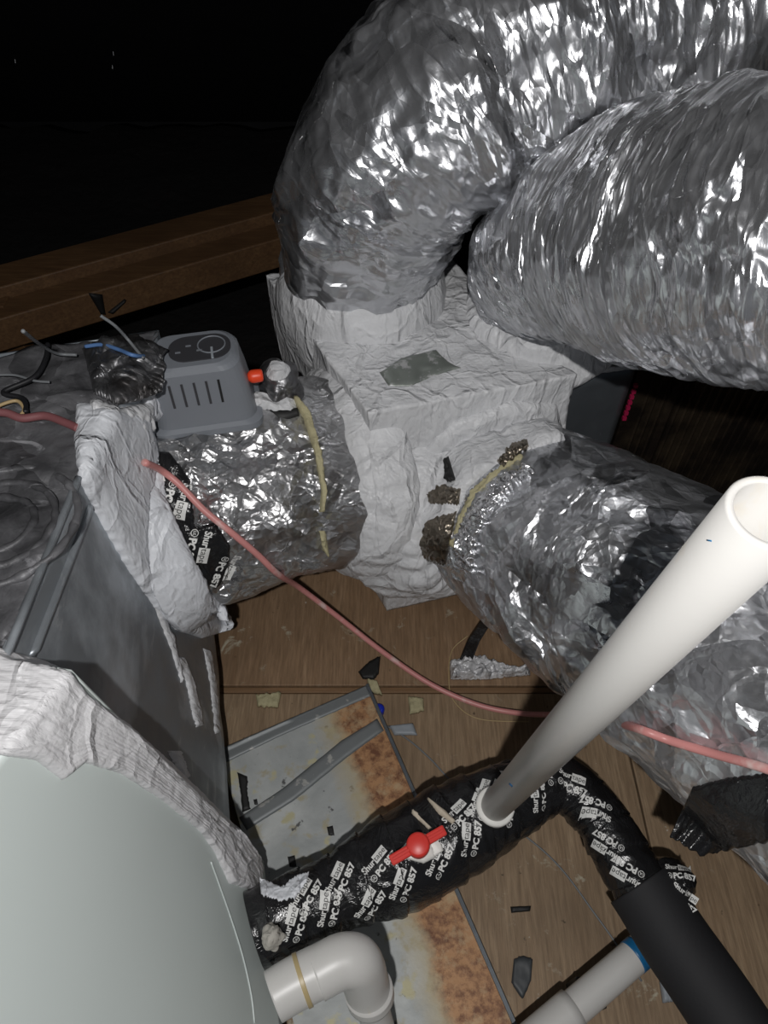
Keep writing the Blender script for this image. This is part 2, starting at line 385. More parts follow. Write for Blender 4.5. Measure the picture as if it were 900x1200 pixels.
def wood(name, cA, cB, stains=True, rot=0.0, sc=(14, 1.1, 8)):
    m = M(name, cA, .62)
    g = m.noise(2.6, 7, 'Object', sc, .62, 1.2, (0, 0, rot)); f = m.noise(9, 6, 'Object', (sc[0] * 1.5, sc[1] * 1.5, sc[2]), .65, .2, (0, 0, rot))
    c = m.mix(m.fr(g, .32, .68), cA, cB); c = m.mix(m.fr(f, .35, .75), c, tuple(x * .62 for x in cA), 'MIX')
    blot = m.noise(3.2, 4, 'Object'); c = m.mix(m.math('MULTIPLY', m.fr(blot, .45, .7), .6), c, tuple(x * .5 for x in cA))
    if stains:
        s = m.math('MULTIPLY', m.fr(m.noise(17, 7, 'Object', (1, 1, 1), .7, .5), .60, .68), m.fr(m.noise(3.1, 2, 'Object'), .42, .54))
        c = m.mix(s, c, (.46, .42, .32))
        s2 = m.fr(m.noise(48, 3, 'Object'), .73, .76); c = m.mix(s2, c, (.5, .47, .40))
        s3 = m.fr(m.noise(31, 4, 'Object', (1, 1, 1), .6), .68, .72); c = m.mix(s3, c, tuple(x * .3 for x in cA))
    m.set('Base Color', c); m.bump(f, .35, .0015); m.bump(m.noise(25, 5), .2, .002)
    return m.m
PLY = wood('plywood_deck', (.27, .165, .09), (.36, .235, .14), True, .15)
PLY2 = wood('plywood_deck_worn', (.27, .18, .105), (.39, .28, .175), True, -.5)
BEAMW = wood('rough_beam_timber', (.14, .07, .03), (.20, .11, .048), False, 0, (1.0, 14, 14))
BATTEN = wood('narrow_timber_strip', (.26, .15, .075), (.20, .11, .05), False, 0, (1, 14, 8))
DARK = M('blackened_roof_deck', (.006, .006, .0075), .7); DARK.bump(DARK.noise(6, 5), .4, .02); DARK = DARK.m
VOID = M('dark_void_backing', (.008, .007, .007), .95); VOID.bump(VOID.noise(14, 6), 1, .05); VOID = VOID.m  # near-black base colour stands in for the unlit attic depth
def pan_mat():
    m = M('rusted_galvanised_pan', (.4, .4, .4), .55, .15)
    sep = m.n.new('ShaderNodeSeparateXYZ'); m.l.new(m.co.outputs['UV'], sep.inputs[0])
    v = sep.outputs[1]; u = sep.outputs[0]
    n1 = m.noise(8, 6, 'Object', (1, 1, 1), .65)
    base = m.mix(m.fr(m.noise(7, 6, 'Object', (1, 1, 1), .6, .6), .35, .65), (.33, .35, .35), (.52, .54, .53))
    base = m.mix(m.fr(m.noise(26, 5), .58, .66), base, (.40, .37, .27))
    base = m.mix(m.fr(m.noise(40, 4), .66, .70), base, (.10, .10, .10))
    base = m.mix(m.fr(m.noise(19, 5), .62, .68), base, (.50, .47, .30))
    edge = m.math('ADD', v, m.math('MULTIPLY', m.math('SUBTRACT', n1, .5), .26))
    rustc = m.mix(m.fr(m.noise(55, 6, 'Object', (1, 1, 1), .7), .42, .62), (.46, .25, .12), (.17, .07, .035))
    rustc = m.mix(m.fr(m.noise(20, 6, 'Object', (1, 1, 1), .7), .50, .64), rustc, (.50, .36, .21))
    c = m.mix(m.ramp(edge, [(.26, (1, 1, 1)), (.42, (0, 0, 0))]), base, (.47, .40, .26))
    c = m.mix(m.ramp(edge, [(.23, (1, 1, 1)), (.30, (0, 0, 0))]), c, rustc)
    dk = m.math('MULTIPLY', m.ramp(edge, [(.20, (1, 1, 1)), (.28, (0, 0, 0))]), m.math('MULTIPLY', m.fr(m.noise(9, 5), .38, .6), m.fr(u, .52, .66)))
    c = m.mix(dk, c, (.12, .05, .022))
    m.set('Base Color', c); m.bump(m.noise(50, 6), .5, .0016); m.bump(n1, .2, .003)
    return m.m
PAN = pan_mat()
GTAPE = M('grey_foil_tape', (.20, .215, .22), .5, .3)
GTAPE.set('Base Color', GTAPE.mix(GTAPE.fr(GTAPE.noise(34, 5), .63, .68), (.20, .215, .22), (.42, .42, .40))); GTAPE.bump(GTAPE.noise(30, 4), .3, .002); GTAPE = GTAPE.m
ACT = M('grey_plastic_housing', (.20, .215, .24), .42); ACT.bump(ACT.noise(200, 2), .08, .0004); ACT = ACT.m
ACTD = M('dark_plastic_faceplate', (.045, .045, .05), .45).m
BLACK = M('matt_black', (.01, .01, .01), .6).m
GREYSCRAP = M('grey_scrap_sheet', (.30, .33, .36), .5).m
BLUE = M('blue_plastic', (.01, .03, .45), .35).m
PATCH = M('bare_greenish_metal', (.22, .24, .22), .45, .35)
PATCH.set('Base Color', PATCH.mix(PATCH.fr(PATCH.noise(40, 6, 'Object', (1, 1, 1), .75), .55, .64), (.21, .23, .21), (.48, .48, .48))); PATCH = PATCH.m
def panel_mat():
    m = M('dark_reflective_liner', (.035, .026, .020), .32, .5)
    m.set('Base Color', m.mix(m.fr(m.noise(16, 6), .4, .65), (.018, .014, .012), (.06, .045, .03)))
    m.bump(m.noise(60, 5), .6, .003); return m.m
LINER = panel_mat()

# ------------------------------------------------------------------ the setting
flr = root('floor', '', '', (0, 0, 0)); del flr['label']; del flr['category']; flr['kind'] = 'structure'
gy = P(450, 808, 0)[1]
def sheet(name, x0, x1, y0, y1, z, mat, t=.018):
    o = cube(name, [(x0, y0, z - t), (x1, y0, z - t), (x1, y1, z - t), (x0, y1, z - t), (x0, y0, z), (x1, y0, z), (x1, y1, z), (x0, y1, z)], mat, flr, .0015); return o
sheet('plywood_sheet', -1.6, 1.9, gy + .009, 1.22, 0, PLY)
xr = P(737, 880, 0)[0]
sheet('plywood_sheet', -1.6, xr - .002, -1.2, gy - .009, 0, PLY2)
sheet('plywood_sheet', xr + .002, 1.9, -1.2, gy - .009, -.001, PLY2)
sheet('timber_strip', -1.6, 1.9, gy - .006, gy + .006, -.002, BATTEN, .02)
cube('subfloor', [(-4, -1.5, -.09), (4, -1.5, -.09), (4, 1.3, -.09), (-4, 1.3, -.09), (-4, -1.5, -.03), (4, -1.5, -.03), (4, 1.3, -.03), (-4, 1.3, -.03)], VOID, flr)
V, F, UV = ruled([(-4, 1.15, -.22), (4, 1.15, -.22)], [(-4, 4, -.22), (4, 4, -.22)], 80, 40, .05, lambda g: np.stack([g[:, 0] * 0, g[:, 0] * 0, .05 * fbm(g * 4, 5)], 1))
obj('void_backing', V, F, VOID, flr, UV, kind='stuff')  # bumpy near-black sheet added as backing for the dark void beyond the plywood
def struct(name, pts, mat):
    o = cube(name, pts, mat); o['kind'] = 'structure'; return o
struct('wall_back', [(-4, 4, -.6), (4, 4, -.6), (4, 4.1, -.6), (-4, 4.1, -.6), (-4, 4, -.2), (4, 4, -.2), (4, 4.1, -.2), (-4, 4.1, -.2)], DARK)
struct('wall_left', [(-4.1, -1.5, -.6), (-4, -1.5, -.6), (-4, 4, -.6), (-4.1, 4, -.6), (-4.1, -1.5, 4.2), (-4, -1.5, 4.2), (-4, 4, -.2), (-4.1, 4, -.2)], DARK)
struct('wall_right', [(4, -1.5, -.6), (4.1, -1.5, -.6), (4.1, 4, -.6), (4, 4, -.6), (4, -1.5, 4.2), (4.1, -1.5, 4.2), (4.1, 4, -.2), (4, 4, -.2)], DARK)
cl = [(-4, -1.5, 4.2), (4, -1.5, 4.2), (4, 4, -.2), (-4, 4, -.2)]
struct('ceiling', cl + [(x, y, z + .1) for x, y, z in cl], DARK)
clt = bvh((cl, [(0, 1, 2, 3)])); NAIL = M('nail_steel', (.6, .6, .62), .3, 1).m
for x, y, wd_ in ((195, 213, 'lowest and brightest nail tip glinting in the black roof deck'), (168, 172, 'faint nail tip in the black roof, above the brightest one'), (133, 61, 'upper nail tip of the close pair in the black roof'), (132, 77, 'lower nail tip of the close pair in the black roof'), (18, 70, 'nail tip in the black roof nearest the left edge')):
    d = ray(x, y); h = clt.ray_cast(Vector(CAM), Vector(d / np.linalg.norm(d)))[0]
    if h is not None:
        h = np.array(h); V, F, UV = sweep([h + np.array([0, .0, .01]), h + np.array([0, -.012, -.015])], [.0025, .0018], 4, 8)
        obj('roofing_nail', V, F, NAIL, None, UV, label=wd_, cat='nail', group='nail tips in the black roof')
# far timber beam
a = P(330, 313, .14); b = P(0, 413, .14); d = (a - b); d /= np.linalg.norm(d); nrm = np.array([-d[1], d[0], 0])
L0 = b - d * 1.2; L1 = a + d * .9; up = np.array([0, 0, .095])
bm_ = root('timber_beam', 'long brown timber beam crossing the dark attic behind the grey actuator', 'beam', (L0 + L1) / 2)
pts = [L0, L1, L1 + nrm * .09, L0 + nrm * .09]
cube('beam_chord', pts + [p + up for p in pts], BEAMW, bm_, .004)
L0b, L1b = L0 + nrm * .092 + np.array([0, 0, .02]), L1 + nrm * .092 + np.array([0, 0, .02])
pts = [L0b, L1b, L1b + nrm * .12, L0b + nrm * .12]
cube('rear_chord', pts + [p + up * 1.15 for p in pts], BEAMW, bm_, .004)
cube('beam_post', [P(8, 395, .14) + v for v in [np.array(q) for q in ((0, 0, -.5), (.06, 0, -.5), (.06, .05, -.5), (0, .05, -.5), (-.03, 0, .1), (.03, 0, .1), (.03, .05, .1), (-.03, .05, .1))]], BEAMW, bm_, .003)
beam_tree = bvh((np.array([np.array(p) for p in ([L0, L1, L1 + nrm * .09, L0 + nrm * .09] + [q + up for q in [L0, L1, L1 + nrm * .09, L0 + nrm * .09]])]), CUBE_F))
V, F, UV = drape(beam_tree, [(103, 343), (118, 368)], [(120, 345), (124, 369)], 12, 5, .006, .003)
obj('dark_tape_scrap', V, F, BLACK, bm_, UV)
V, F, UV = drape(beam_tree, [(126, 366), (146, 350)], [(132, 368), (148, 352)], 12, 5, .008, .003)
obj('dark_tape_scrap', V, F, BLACK, bm_, UV)

# ------------------------------------------------------------------ left unit : plenum + air handler
ZT = .72; ZB = .12
B1 = P(252, 742, ZB); B0 = P(268, 940, ZB); B2 = P(250, 690, ZB)
T0 = P(-10, 793, ZT); T1 = P(92, 560, ZT); T2 = P(186, 388, ZT)
B1d = (B1 - B0); B1d /= np.linalg.norm(B1d)
B0x = B0 - B1d * .16; B2 = B1 + B1d * .20
T0x = T0 - (T1 - T0) / np.linalg.norm(T1 - T0) * .10
plen = root('supply_plenum', 'scuffed grey sheet-metal plenum at left, between the pale cabinet and the short duct', 'plenum', ((B0 + B1) / 2 + np.array([-.25, 0, -ZB])))
def side_face(zoff=0):
    A_ = resample([T0x, T0, T1, T2], 60); B_ = resample([B0x, B0, B1, B2], 60); return A_, B_
A_, B_ = side_face()
V, F, UV = ruled(A_, B_, 60, 40, .003, lambda g: np.outer(.004 * fbm(g * 6, 2), [1, 0, 0]))
obj('side_panel', V, F, GALV, plen, UV); pl_side = (V, F)
Lft = np.array([-.75, -.12, 0])
Tb = P(-5, 416, ZT)
V, F, UV = ruled([T0x, T0, T1, T2], [T0x + Lft, T0 + Lft, T1 + Lft, T2 + (Tb - T2) * 3.2], 90, 90, .003,
    lambda g: np.outer(.010 * fbm(g * np.array([14, 22, 9]), 9) * np.clip((1 - np.abs(g[:, 0] + .45) * 1.0), 0, 1), [0, 0, 1]))
obj('top_panel', V, F, SOIL, plen, UV); pl_top = (V, F)
V, F, UV = ruled([T2, B2], [T2 + (Tb - T2) * 3.2, B2 + (Tb - T2) * 3.2], 8, 8, .003)
obj('end_panel', V, F, GALV_D, plen, UV)
# standing seam on the corner
for k, dx in enumerate((0, 26)):
    sp = [P(0 + dx, 785, ZT) + np.array([0, 0, -.05 * (k > 0)]), P(92 + dx * .3, 560, ZT) + np.array([0, 0, -.01 * (k > 0)])] if k == 0 else None
    if sp: rod('corner_seam', [sp[0] - (sp[1] - sp[0]) * .2, sp[0], (sp[0] + sp[1]) / 2, sp[1]], .0045, GALV, plen, 40, 8)
sm_tree = bvh(pl_side, pl_top)
V, F, UV = drape(sm_tree, [(34, 768), (104, 590)], [(42, 770), (109, 592)], 30, 4, .005, .004); obj('side_seam', V, F, GALV, plen, UV)
# concentric round cap on top
def ring(name, c, r, rr, mat, parent, n=72, squash=1.0, ax=(0, 0, 1), bumps=0, nt=10, **k):
    ax = Vector(ax).normalized(); e1 = ax.cross(Vector((0, 1, .1))).normalized(); e2 = ax.cross(e1)
    pts = [np.array(c) + r * (np.array(e1) * math.cos(a) + np.array(e2) * math.sin(a)) for a in np.linspace(0, 2 * math.pi, n)]
    V, F, UV = sweep(pts, rr, n * 2, nt, (lambda q, S, T, L: bumps * noise(q * 60, 3)) if bumps else None, False, even=False)
    return obj(name, V, F, mat, parent, UV, **k)
capc = P(-2, 615, ZT)
for r_, h_ in ((.040, .001), (.064, .002), (.088, .001)):
    ring('cap_ring', capc + np.array([0, 0, h_]), r_, .0045, SOIL, plen, bumps=.003)

cabn = root('air_handler', 'large pale grey-green painted metal cabinet filling the lower left corner', 'air handler', (-.45, 0.1, 0))
F1 = P(309, 1012, .12); F2 = P(334, 1235, .12); G1 = P(80, 800, .86); fd = F2 - F1; fd /= np.linalg.norm(fd)
F2 = F1 + fd * .75
G1 = P(82, 788, .728); gd = P(0, 885, .728) - G1; G2 = G1 + gd * 7.0
# side face with rounded lower fold
prof = [(0, 0), (.06, .0), (.10, .002), (.13, .006), (.16, .012), (.20, .02)]
A_ = np.array([G1, G2]); B_ = np.array([F1, F2])
nface = np.cross(G2 - G1, F1 - G1); nface /= np.linalg.norm(nface); nface *= np.sign(nface[0])
def cab_disp(g): return np.outer(.0012 * fbm(g * 3, 8), nface)
V, F, UV = ruled(A_, B_, 70, 60, .003, cab_disp)
obj('side_panel', V, F, CAB, cabn, UV); cab_side = (V, F)
LL = np.array([-.7, .12, 0])
V, F, UV = ruled([G1, G2], [G1 + LL, G2 + LL], 20, 20, .003); obj('top_panel', V, F, CAB, cabn, UV); cab_top = (V, F)
V, F, UV = ruled([G1, F1], [G1 + LL, F1 + LL], 20, 20, .003); obj('end_panel', V, F, CAB, cabn, UV)
cabt = bvh(cab_side, cab_top)
# bottom fold line, a pressed ridge
def on(tree, px, py, off=0.0, dflt=1.0):
    d = ray(px, py); L = np.linalg.norm(d); h = tree.ray_cast(Vector(CAM), Vector(d / L))
    if h[0] is None: return CAM + d * dflt, -d / L
    n = np.array(h[1]); n = n if n.dot(d) < 0 else -n
    return np.array(h[0]) + n * off, n
rod('pressed_fold', [on(cabt, x, y, .0005)[0] for x, y in ((247, 1010), (256, 1035), (270, 1075), (284, 1120), (294, 1165), (298, 1199))], .0012, CAB, cabn, 50, 8)
for dx, dy in ((0, .12), (-.35, .1), (.03, -.35), (-.35, -.35)):
    cube('support_block', box_pts(-.32 + dx, .12 + dy, 0, .118, .04, .04), BLACK, cabn, .004)
# bottom panel
cube('base_panel', [F1 + np.array([0, 0, -.004]), F2 + np.array([0, 0, -.004]), F2 + LL + np.array([0, 0, -.004]), F1 + LL + np.array([0, 0, -.004]), F1 + np.array([-.004, 0, .004]), F2 + np.array([-.004, 0, .004]), F2 + LL + np.array([0, 0, .004]), F1 + LL + np.array([0, 0, .004])], CAB, cabn)
unit = bvh(pl_side, pl_top, cab_side, cab_top)
def strokes(G, u, v): return .0016 * noise(np.stack([u * 3, v * 22, u * 0], 1), 31) + .0015 * np.abs(noise(G * 30, 8))
V, F, UV = drape(unit, [(-30, 752), (0, 760), (45, 772), (82, 787), (100, 812), (150, 850), (200, 896), (250, 946), (285, 978), (302, 1003), (306, 1028)],
                 [(-30, 870), (0, 885), (40, 890), (72, 914), (96, 893), (140, 906), (190, 938), (235, 975), (252, 1000), (268, 1035), (300, 1045)], 150, 60, .008, .006, 1.2, .0018, 22, 5, .08, 6, strokes)
obj('mastic_band', V, F, MASTIC_B, cabn, UV, label='thick white brushed mastic band sealing the cabinet joint')
for ap, bp in (([(152, 520 + 120), (176, 700), (200, 760), (212, 800)], [(162, 640), (186, 700), (206, 758), (214, 800)]),
               ([(205, 770), (218, 800), (226, 840), (230, 852)], [(215, 770), (228, 802), (236, 838), (238, 850)]),
               ([(238, 760), (246, 800), (252, 860)], [(246, 762), (253, 800), (258, 858)]),
               ([(196, 880), (215, 915)], [(212, 880), (222, 910)])):
    V, F, UV = drape(unit, ap, bp, 40, 6, .004, .003, 2.0, .002, 60, len(ap)); obj('mastic_smear', V, F, MASTIC, plen, UV)

# ------------------------------------------------------------------ distribution box
ZBX = .61
C0 = P(432, 484, ZBX); e1 = np.array([.965, .262, 0]); e2 = np.array([-.46, .888, 0])
w1, w2 = .345, .44
top = [C0, C0 + e1 * w1, C0 + e1 * w1 + e2 * w2, C0 + e2 * w2]
bot = [np.array([p[0], p[1], .04]) + (np.array([.03, .0, 0])) for p in top]
bx = root('distribution_box', 'square duct junction box smeared in pale grey mastic at the centre', 'duct box', np.append((top[0] + top[2])[:2] / 2, 0.0))
def dbox(V):
    z = np.clip((V[:, 2] - .16) / .1, 0, 1)
    a = .006 * fbm(V * 8, 12) + .004 * (1 - np.abs(noise(V * np.array([22, 22, 10]), 14)) * 2)
    return a * (0.15 + .85 * z)
V, F, UV = block(bot + top, 90, dbox); o = weld(obj('casing', V, F, MASTIC, bx, UV)); boxvf = (V, F)
boxt = bvh(boxvf)
V, F, UV = drape(boxt, [(445, 437), (470, 420), (510, 410), (522, 425)], [(455, 452), (480, 453), (510, 440), (540, 431)], 30, 20, .0035, .003, 1.0, .0008, 60)
obj('bare_metal_patch', V, F, PATCH, bx, UV, label='bare greenish metal patch on the mastic-coated top')
cube('feet', box_pts((top[0] + top[2])[0] / 2 + .03, (top[0] + top[2])[1] / 2, 0, .045, .13, .12, .2), BLACK, bx)

# ------------------------------------------------------------------ flexible ducts
def wrinkle(fs, ft, amp, low, lowf, wor=0.0, worf=14, seed=0, rings=0):
    def f(q, S, T, L):
        r = low * fbm(q * lowf, seed)
        q2 = q * np.array([fs, ft, ft]) + noise(q * 9, seed + 3)[:, None] * .9
        m = .35 + .65 * np.clip(noise(q * 7, seed + 8) + .6, 0, 1)
        r = r + amp * m * (1 - 2.2 * np.abs(noise(q2, seed + 1))) + .5 * amp * m * (1 - 2 * np.abs(noise(q2 * 2.1, seed + 2)))
        if wor: r = r + wor * (worley(q * worf, seed + 6) - .5) + wor * .4 * (worley(q * worf * 2.3, seed + 7) - .5)
        return r
    return f
ducts = []
def duct(name, label, pts, rad, mat, disp, ns=420, nt=300, up0=(0, 0, -1), ext=.9):
    pts = np.array(pts); rad = list(rad)
    if ext:
        dd_ = (pts[-1] - pts[-2]) / np.linalg.norm(pts[-1] - pts[-2]); st = np.linalg.norm(pts[-1] - pts[-2])
        for k_ in range(1, int(ext / st) + 1): pts = np.vstack([pts, pts[-1] + dd_ * st]); rad.append(rad[-1])
        ns = int(ns * 1.45)
    r = root(name, label, 'duct', (pts[:, 0].mean(), pts[:, 1].mean(), 0), 'foil jacketed flexible ducts')
    V, F, UV = sweep(pts, rad, ns, nt, disp, up0=up0); obj('foil_jacket', V, F, mat, r, UV); ducts.append((V, F)); return r, (V, F)
def band(name, pts, rad, mat, parent, amp=.006, seed=1, ns=90, nt=200, label=None, rag=.012, f=(18, 18)):
    """mastic band with ragged ends"""
    def dp(q, S, T, L):
        e = np.clip(np.minimum(S, L - S) / .02, 0, 1)
        return amp * fbm(q * f[0], seed) + amp * .8 * (1 - 2 * np.abs(noise(q * f[1] * np.array([.6, 1.6, 1.6]), seed + 2))) - .012 * (1 - e) ** 2
    V, F, UV = sweep(pts, rad, ns, nt, dp)
    # ragged rims: push end rings along the axis
    pts = np.array(pts); ax0 = pts[1] - pts[0]; ax0 = ax0 / np.linalg.norm(ax0); ax1 = pts[-1] - pts[-2]; ax1 = ax1 / np.linalg.norm(ax1)
    g = np.arange(ns * nt) // nt; th = (np.arange(ns * nt) % nt) / nt * 2 * math.pi
    q = np.stack([np.cos(th) * 2.5, np.sin(th) * 2.5, th * 0 + seed], 1); n_ = noise(q, seed) + .5 * noise(q * 3.3, seed + 1)
    wgt = np.clip((g / (ns - 1) - .5) * 2, 0, 1) ** 1.5
    V[:ns * nt] += ax1[None] * (n_ * rag * wgt)[:, None]
    return obj(name, V, F, mat, parent, UV, label=label), (V, F)

# duct 1 : short, between plenum and box, dusty
p1 = [P(128, 632, .42), P(200, 596, .42), P(300, 570, .415), P(380, 556, .405), P(440, 545, .39)]
d1, d1vf = duct('flexible_duct', 'short dusty foil duct running between the plenum and the junction box, actuator on top', p1, [.165, .176, .178, .176, .17], F_DUSTY, wrinkle(26, 14, .0035, .010, 7, .010, 16, 3), 300, 260, ext=0)
ax = p1[1] - p1[0]; ax /= np.linalg.norm(ax)
mb1, mb1vf = band('mastic_collar', [p1[0] - ax * .03, p1[0] - ax * .0, p1[0] + ax * .045, p1[0] + ax * .080], [.188, .188, .187, .185], MASTIC_S, d1, .002, 4, 90, 220, 'smooth pale mastic collar', .014, (10, 12))
MBX = (( [(92, 474), (88, 520), (92, 562), (122, 620), (150, 668), (178, 708), (205, 738), (236, 748)], [(168, 484), (184, 530), (194, 570), (204, 612), (224, 655), (246, 694), (266, 718), (270, 738)]))
V, F, UV = drape(bvh(pl_side, pl_top, mb1vf, d1vf), MBX[0], MBX[1], 130, 50, .016, .008, 1.5, .0016, 20, 9, .12, 14)
obj('mastic_band', V, F, MASTIC_S, d1, UV, label='smooth bright white mastic band around the duct collar'); mbd = (V, F)
# duct 2 : rises from box back-left, bends right and up
p2 = [P(423, 346, .59), D(421, 306, 1.27), D(428, 262, 1.16), D(450, 203, 1.08), D(502, 142, 1.02), D(582, 84, .985), D(690, 40, .965), D(820, -10, .94), D(1000, -70, .92)]
d2, d2vf = duct('flexible_duct', 'shiny foil duct curving up and out of frame at the top', p2, [.132, .134, .138, .142, .148, .156, .160, .165, .165], F_PLEAT2, wrinkle(26, 7, .0070, .015, 6, .020, 9, 21), 520, 300, (-.2, 1, .3))
band('mastic_collar', [P(425, 362, .57), P(423, 345, .61), D(421, 312, 1.28)], [.158, .154, .146], MASTIC, d2, .004, 8, 70, 200, 'grey mastic collar', f=(8, 10))
# duct 3 : from box right, straight to the right
p3 = [P(628, 380, .58), P(626, 322, .69), P(652, 296, .79), P(708, 283, .85), P(790, 281, .905), P(900, 280, .955), P(1060, 272, 1.00)]
d3, d3vf = duct('flexible_duct', 'fat foil duct with short pleats reaching the right edge under the topmost duct', p3, [.104, .107, .118, .136, .148, .152, .152], F_PLEAT, wrinkle(62, 9, .0055, .012, 6, .009, 11, 41), 620, 300, (1, .8, 0))
band('mastic_collar', [P(640, 394, .56), P(634, 368, .61), P(627, 338, .665)], [.158, .142, .122], MASTIC, d3, .004, 10, 70, 200, 'grey mastic collar', f=(8, 10))
# duct 4 : from box front-right, toward lower right
p4 = [P(520, 585, .34), P(575, 598, .37), P(640, 630, .40), P(715, 675, .43), P(800, 728, .47), P(900, 795, .50), P(1060, 905, .53)]
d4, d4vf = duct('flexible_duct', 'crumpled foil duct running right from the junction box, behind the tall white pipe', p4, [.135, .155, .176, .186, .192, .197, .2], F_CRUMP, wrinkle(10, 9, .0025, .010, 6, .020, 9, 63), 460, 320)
band('mastic_collar', [P(490, 575, .33), P(520, 585, .345), P(552, 592, .36)], [.215, .19, .160], MASTIC, d4, .006, 14, 60, 200, 'grey mastic collar')

# box: mastic flare around left duct
band('mastic_collar', [P(376, 557, .405), P(394, 554, .40), P(414, 551, .395), P(428, 548, .39)], [.184, .192, .202, .196], MASTIC, d1, .004, 17, 70, 220, 'wrinkled grey mastic collar', .01)
boxall = bvh(boxvf, d4vf, d1vf)
# torn foil and yellow foam at the mouth of duct 4
t4 = bvh(d4vf, boxvf)
V, F, UV = drape(bvh(d4vf), [(528, 640), (540, 600), (556, 570), (585, 548), (612, 532)], [(531, 642), (543.5, 604), (560, 576), (587.5, 552), (613, 536)], 60, 8, .003, .008, 4, .005, 80, 7)
obj('exposed_insulation', V, F, YEL, d4, UV, label='yellow insulation showing at the torn duct mouth')
V, F, UV = drape(bvh(d4vf), [(536, 660), (544, 618), (560, 588), (588, 563), (618, 545)], [(556, 672), (560, 632), (576, 600), (600, 574), (628, 554)], 90, 30, .014, .004, 4, .010, 45, 9, .1)
obj('torn_foil_edge', V, F, F_TAPE, d4, UV)
allc = bvh(boxvf, d4vf)
BROWNF = foil('foil_scrap_browned', (1, 1, 1), 50, col=(.30, .26, .21), rough=.28, kind='Object')
# yellow foam line on duct 1
V, F, UV = drape(bvh(d1vf), [(343, 470), (355, 490), (368, 530), (376, 575), (374, 600)], [(350, 468), (363, 488), (377, 530), (383, 575), (380, 600)], 60, 8, .014, .012, 1.5, .004, 50)
obj('exposed_insulation', V, F, YEL, d1, UV, label='pale yellow insulation ring by the box')
V, F, UV = drape(bvh(d1vf), [(374, 622), (378, 645)], [(381, 622), (385, 645)], 20, 6, .020, .014, 1.5, .004, 50); obj('exposed_insulation', V, F, YEL, d1, UV)
# ragged mastic on duct-1 top edge + around actuator
for ap, bp, sd in (([(108, 470), (140, 478), (175, 470)], [(96, 530), (150, 520), (180, 505)], 2), ([(160, 445), (190, 452), (212, 466)], [(172, 490), (195, 498), (215, 498)], 3),
                   ([(215, 486), (250, 478), (300, 462), (350, 470)], [(225, 496), (255, 492), (300, 478), (345, 486)], 4)):
    V, F, UV = drape(bvh(d1vf, mb1vf, pl_top, pl_side), ap, bp, 50, 26, .012, .008, 3, .008, 30, sd, .2, 2)
    obj('mastic_lump', V, F, MASTIC if sd != 3 else MASTIC_S, d1, UV)

mtree = bvh(boxvf, d4vf)
def radial(G, u, v): return .0035 * noise(np.stack([u * 26, v * 2.5, u * 0], 1), 77)
V, F, UV = drape(mtree, [(474, 668), (464, 600), (482, 540), (530, 495), (600, 470), (652, 474)], [(524, 655), (532, 612), (548, 573), (580, 545), (615, 528), (662, 516)], 130, 50, .012, .006, 2, .002, 22, 15, .12, 10, radial)
obj('mastic_flare', V, F, MASTIC, d4, UV); flare = (V, F)
for ap, bp, mt in (([(500, 580), (520, 568), (540, 574)], [(505, 590), (522, 590), (538, 592)], BROWNF), ([(500, 612), (515, 605), (535, 600)], [(490, 650), (510, 660), (522, 662)], BROWNF),
               ([(520, 540), (526, 536)], [(524, 565), (534, 562)], BLACK), ([(582, 540), (600, 522), (618, 516)], [(590, 550), (605, 534), (620, 524)], BROWNF)):
    V, F, UV = drape(bvh(boxvf, d4vf, flare), ap, bp, 30, 20, .006, .002, 4, .005, 90, 5, .1, 2)
    obj('foil_scrap', V, F, mt, d4, UV)
# black printed tape patches on duct 1
txt_cache = {}
def text_mesh(s, bold=.02):
    k = (s, bold)
    if k not in txt_cache:
        c = bpy.data.curves.new('t', 'FONT'); c.body = s; c.offset = bold; c.resolution_u = 3; o = bpy.data.objects.new('t', c); COL.objects.link(o)
        dg = bpy.context.evaluated_depsgraph_get(); me = bpy.data.meshes.new_from_object(o.evaluated_get(dg))
        V = np.array([v.co[:] for v in me.vertices])[:, :2]; F = [list(p.vertices) for p in me.polygons]
        bpy.data.objects.remove(o); bpy.data.curves.remove(c); bpy.data.meshes.remove(me)
        V = V - [V[:, 0].min(), 0]; txt_cache[k] = (V, F)
    return txt_cache[k]
def rect2(x0, y0, x1, y1, n=6):
    u = np.linspace(0, 1, n); X, Y = np.meshgrid(x0 + (x1 - x0) * u, y0 + (y1 - y0) * u, indexing='ij')
    return np.stack([X.ravel(), Y.ravel()], 1), grid_faces(n, n)
def ring2(cx, cy, r0, r1, n=20):
    a = np.linspace(0, 2 * math.pi, n, endpoint=False); V = np.vstack([np.stack([cx + r0 * np.cos(a), cy + r0 * np.sin(a)], 1), np.stack([cx + r1 * np.cos(a), cy + r1 * np.sin(a)], 1)])
    return V, [[k, (k + 1) % n, n + (k + 1) % n, n + k] for k in range(n)]
def logo_block():
    """two lines: maker's word with boxed second half, then UL mark and PC 857"""
    W = []; K = []
    v, f = text_mesh('Shur', .03); W.append((v * [.9, 1.0], f)); x = v[:, 0].max() * .9 + .04
    v, f = text_mesh('tape', .0); bw = v[:, 0].max() * .95 + .14
    W.append(rect2(x, -.22, x + bw, .82)); K.append((v * [.95, .9] + [x + .07, .02], f))
    tot = x + bw
    W.append(ring2(.42, -.95, .30, .37)); v, f = text_mesh('UL', .02); W.append((v * .38 + [.22, -1.08], f))
    v, f = text_mesh('PC 857', .045); W.append((v * 1.0 + [.95, -1.3], f))
    return W, K
LOGO = logo_block()
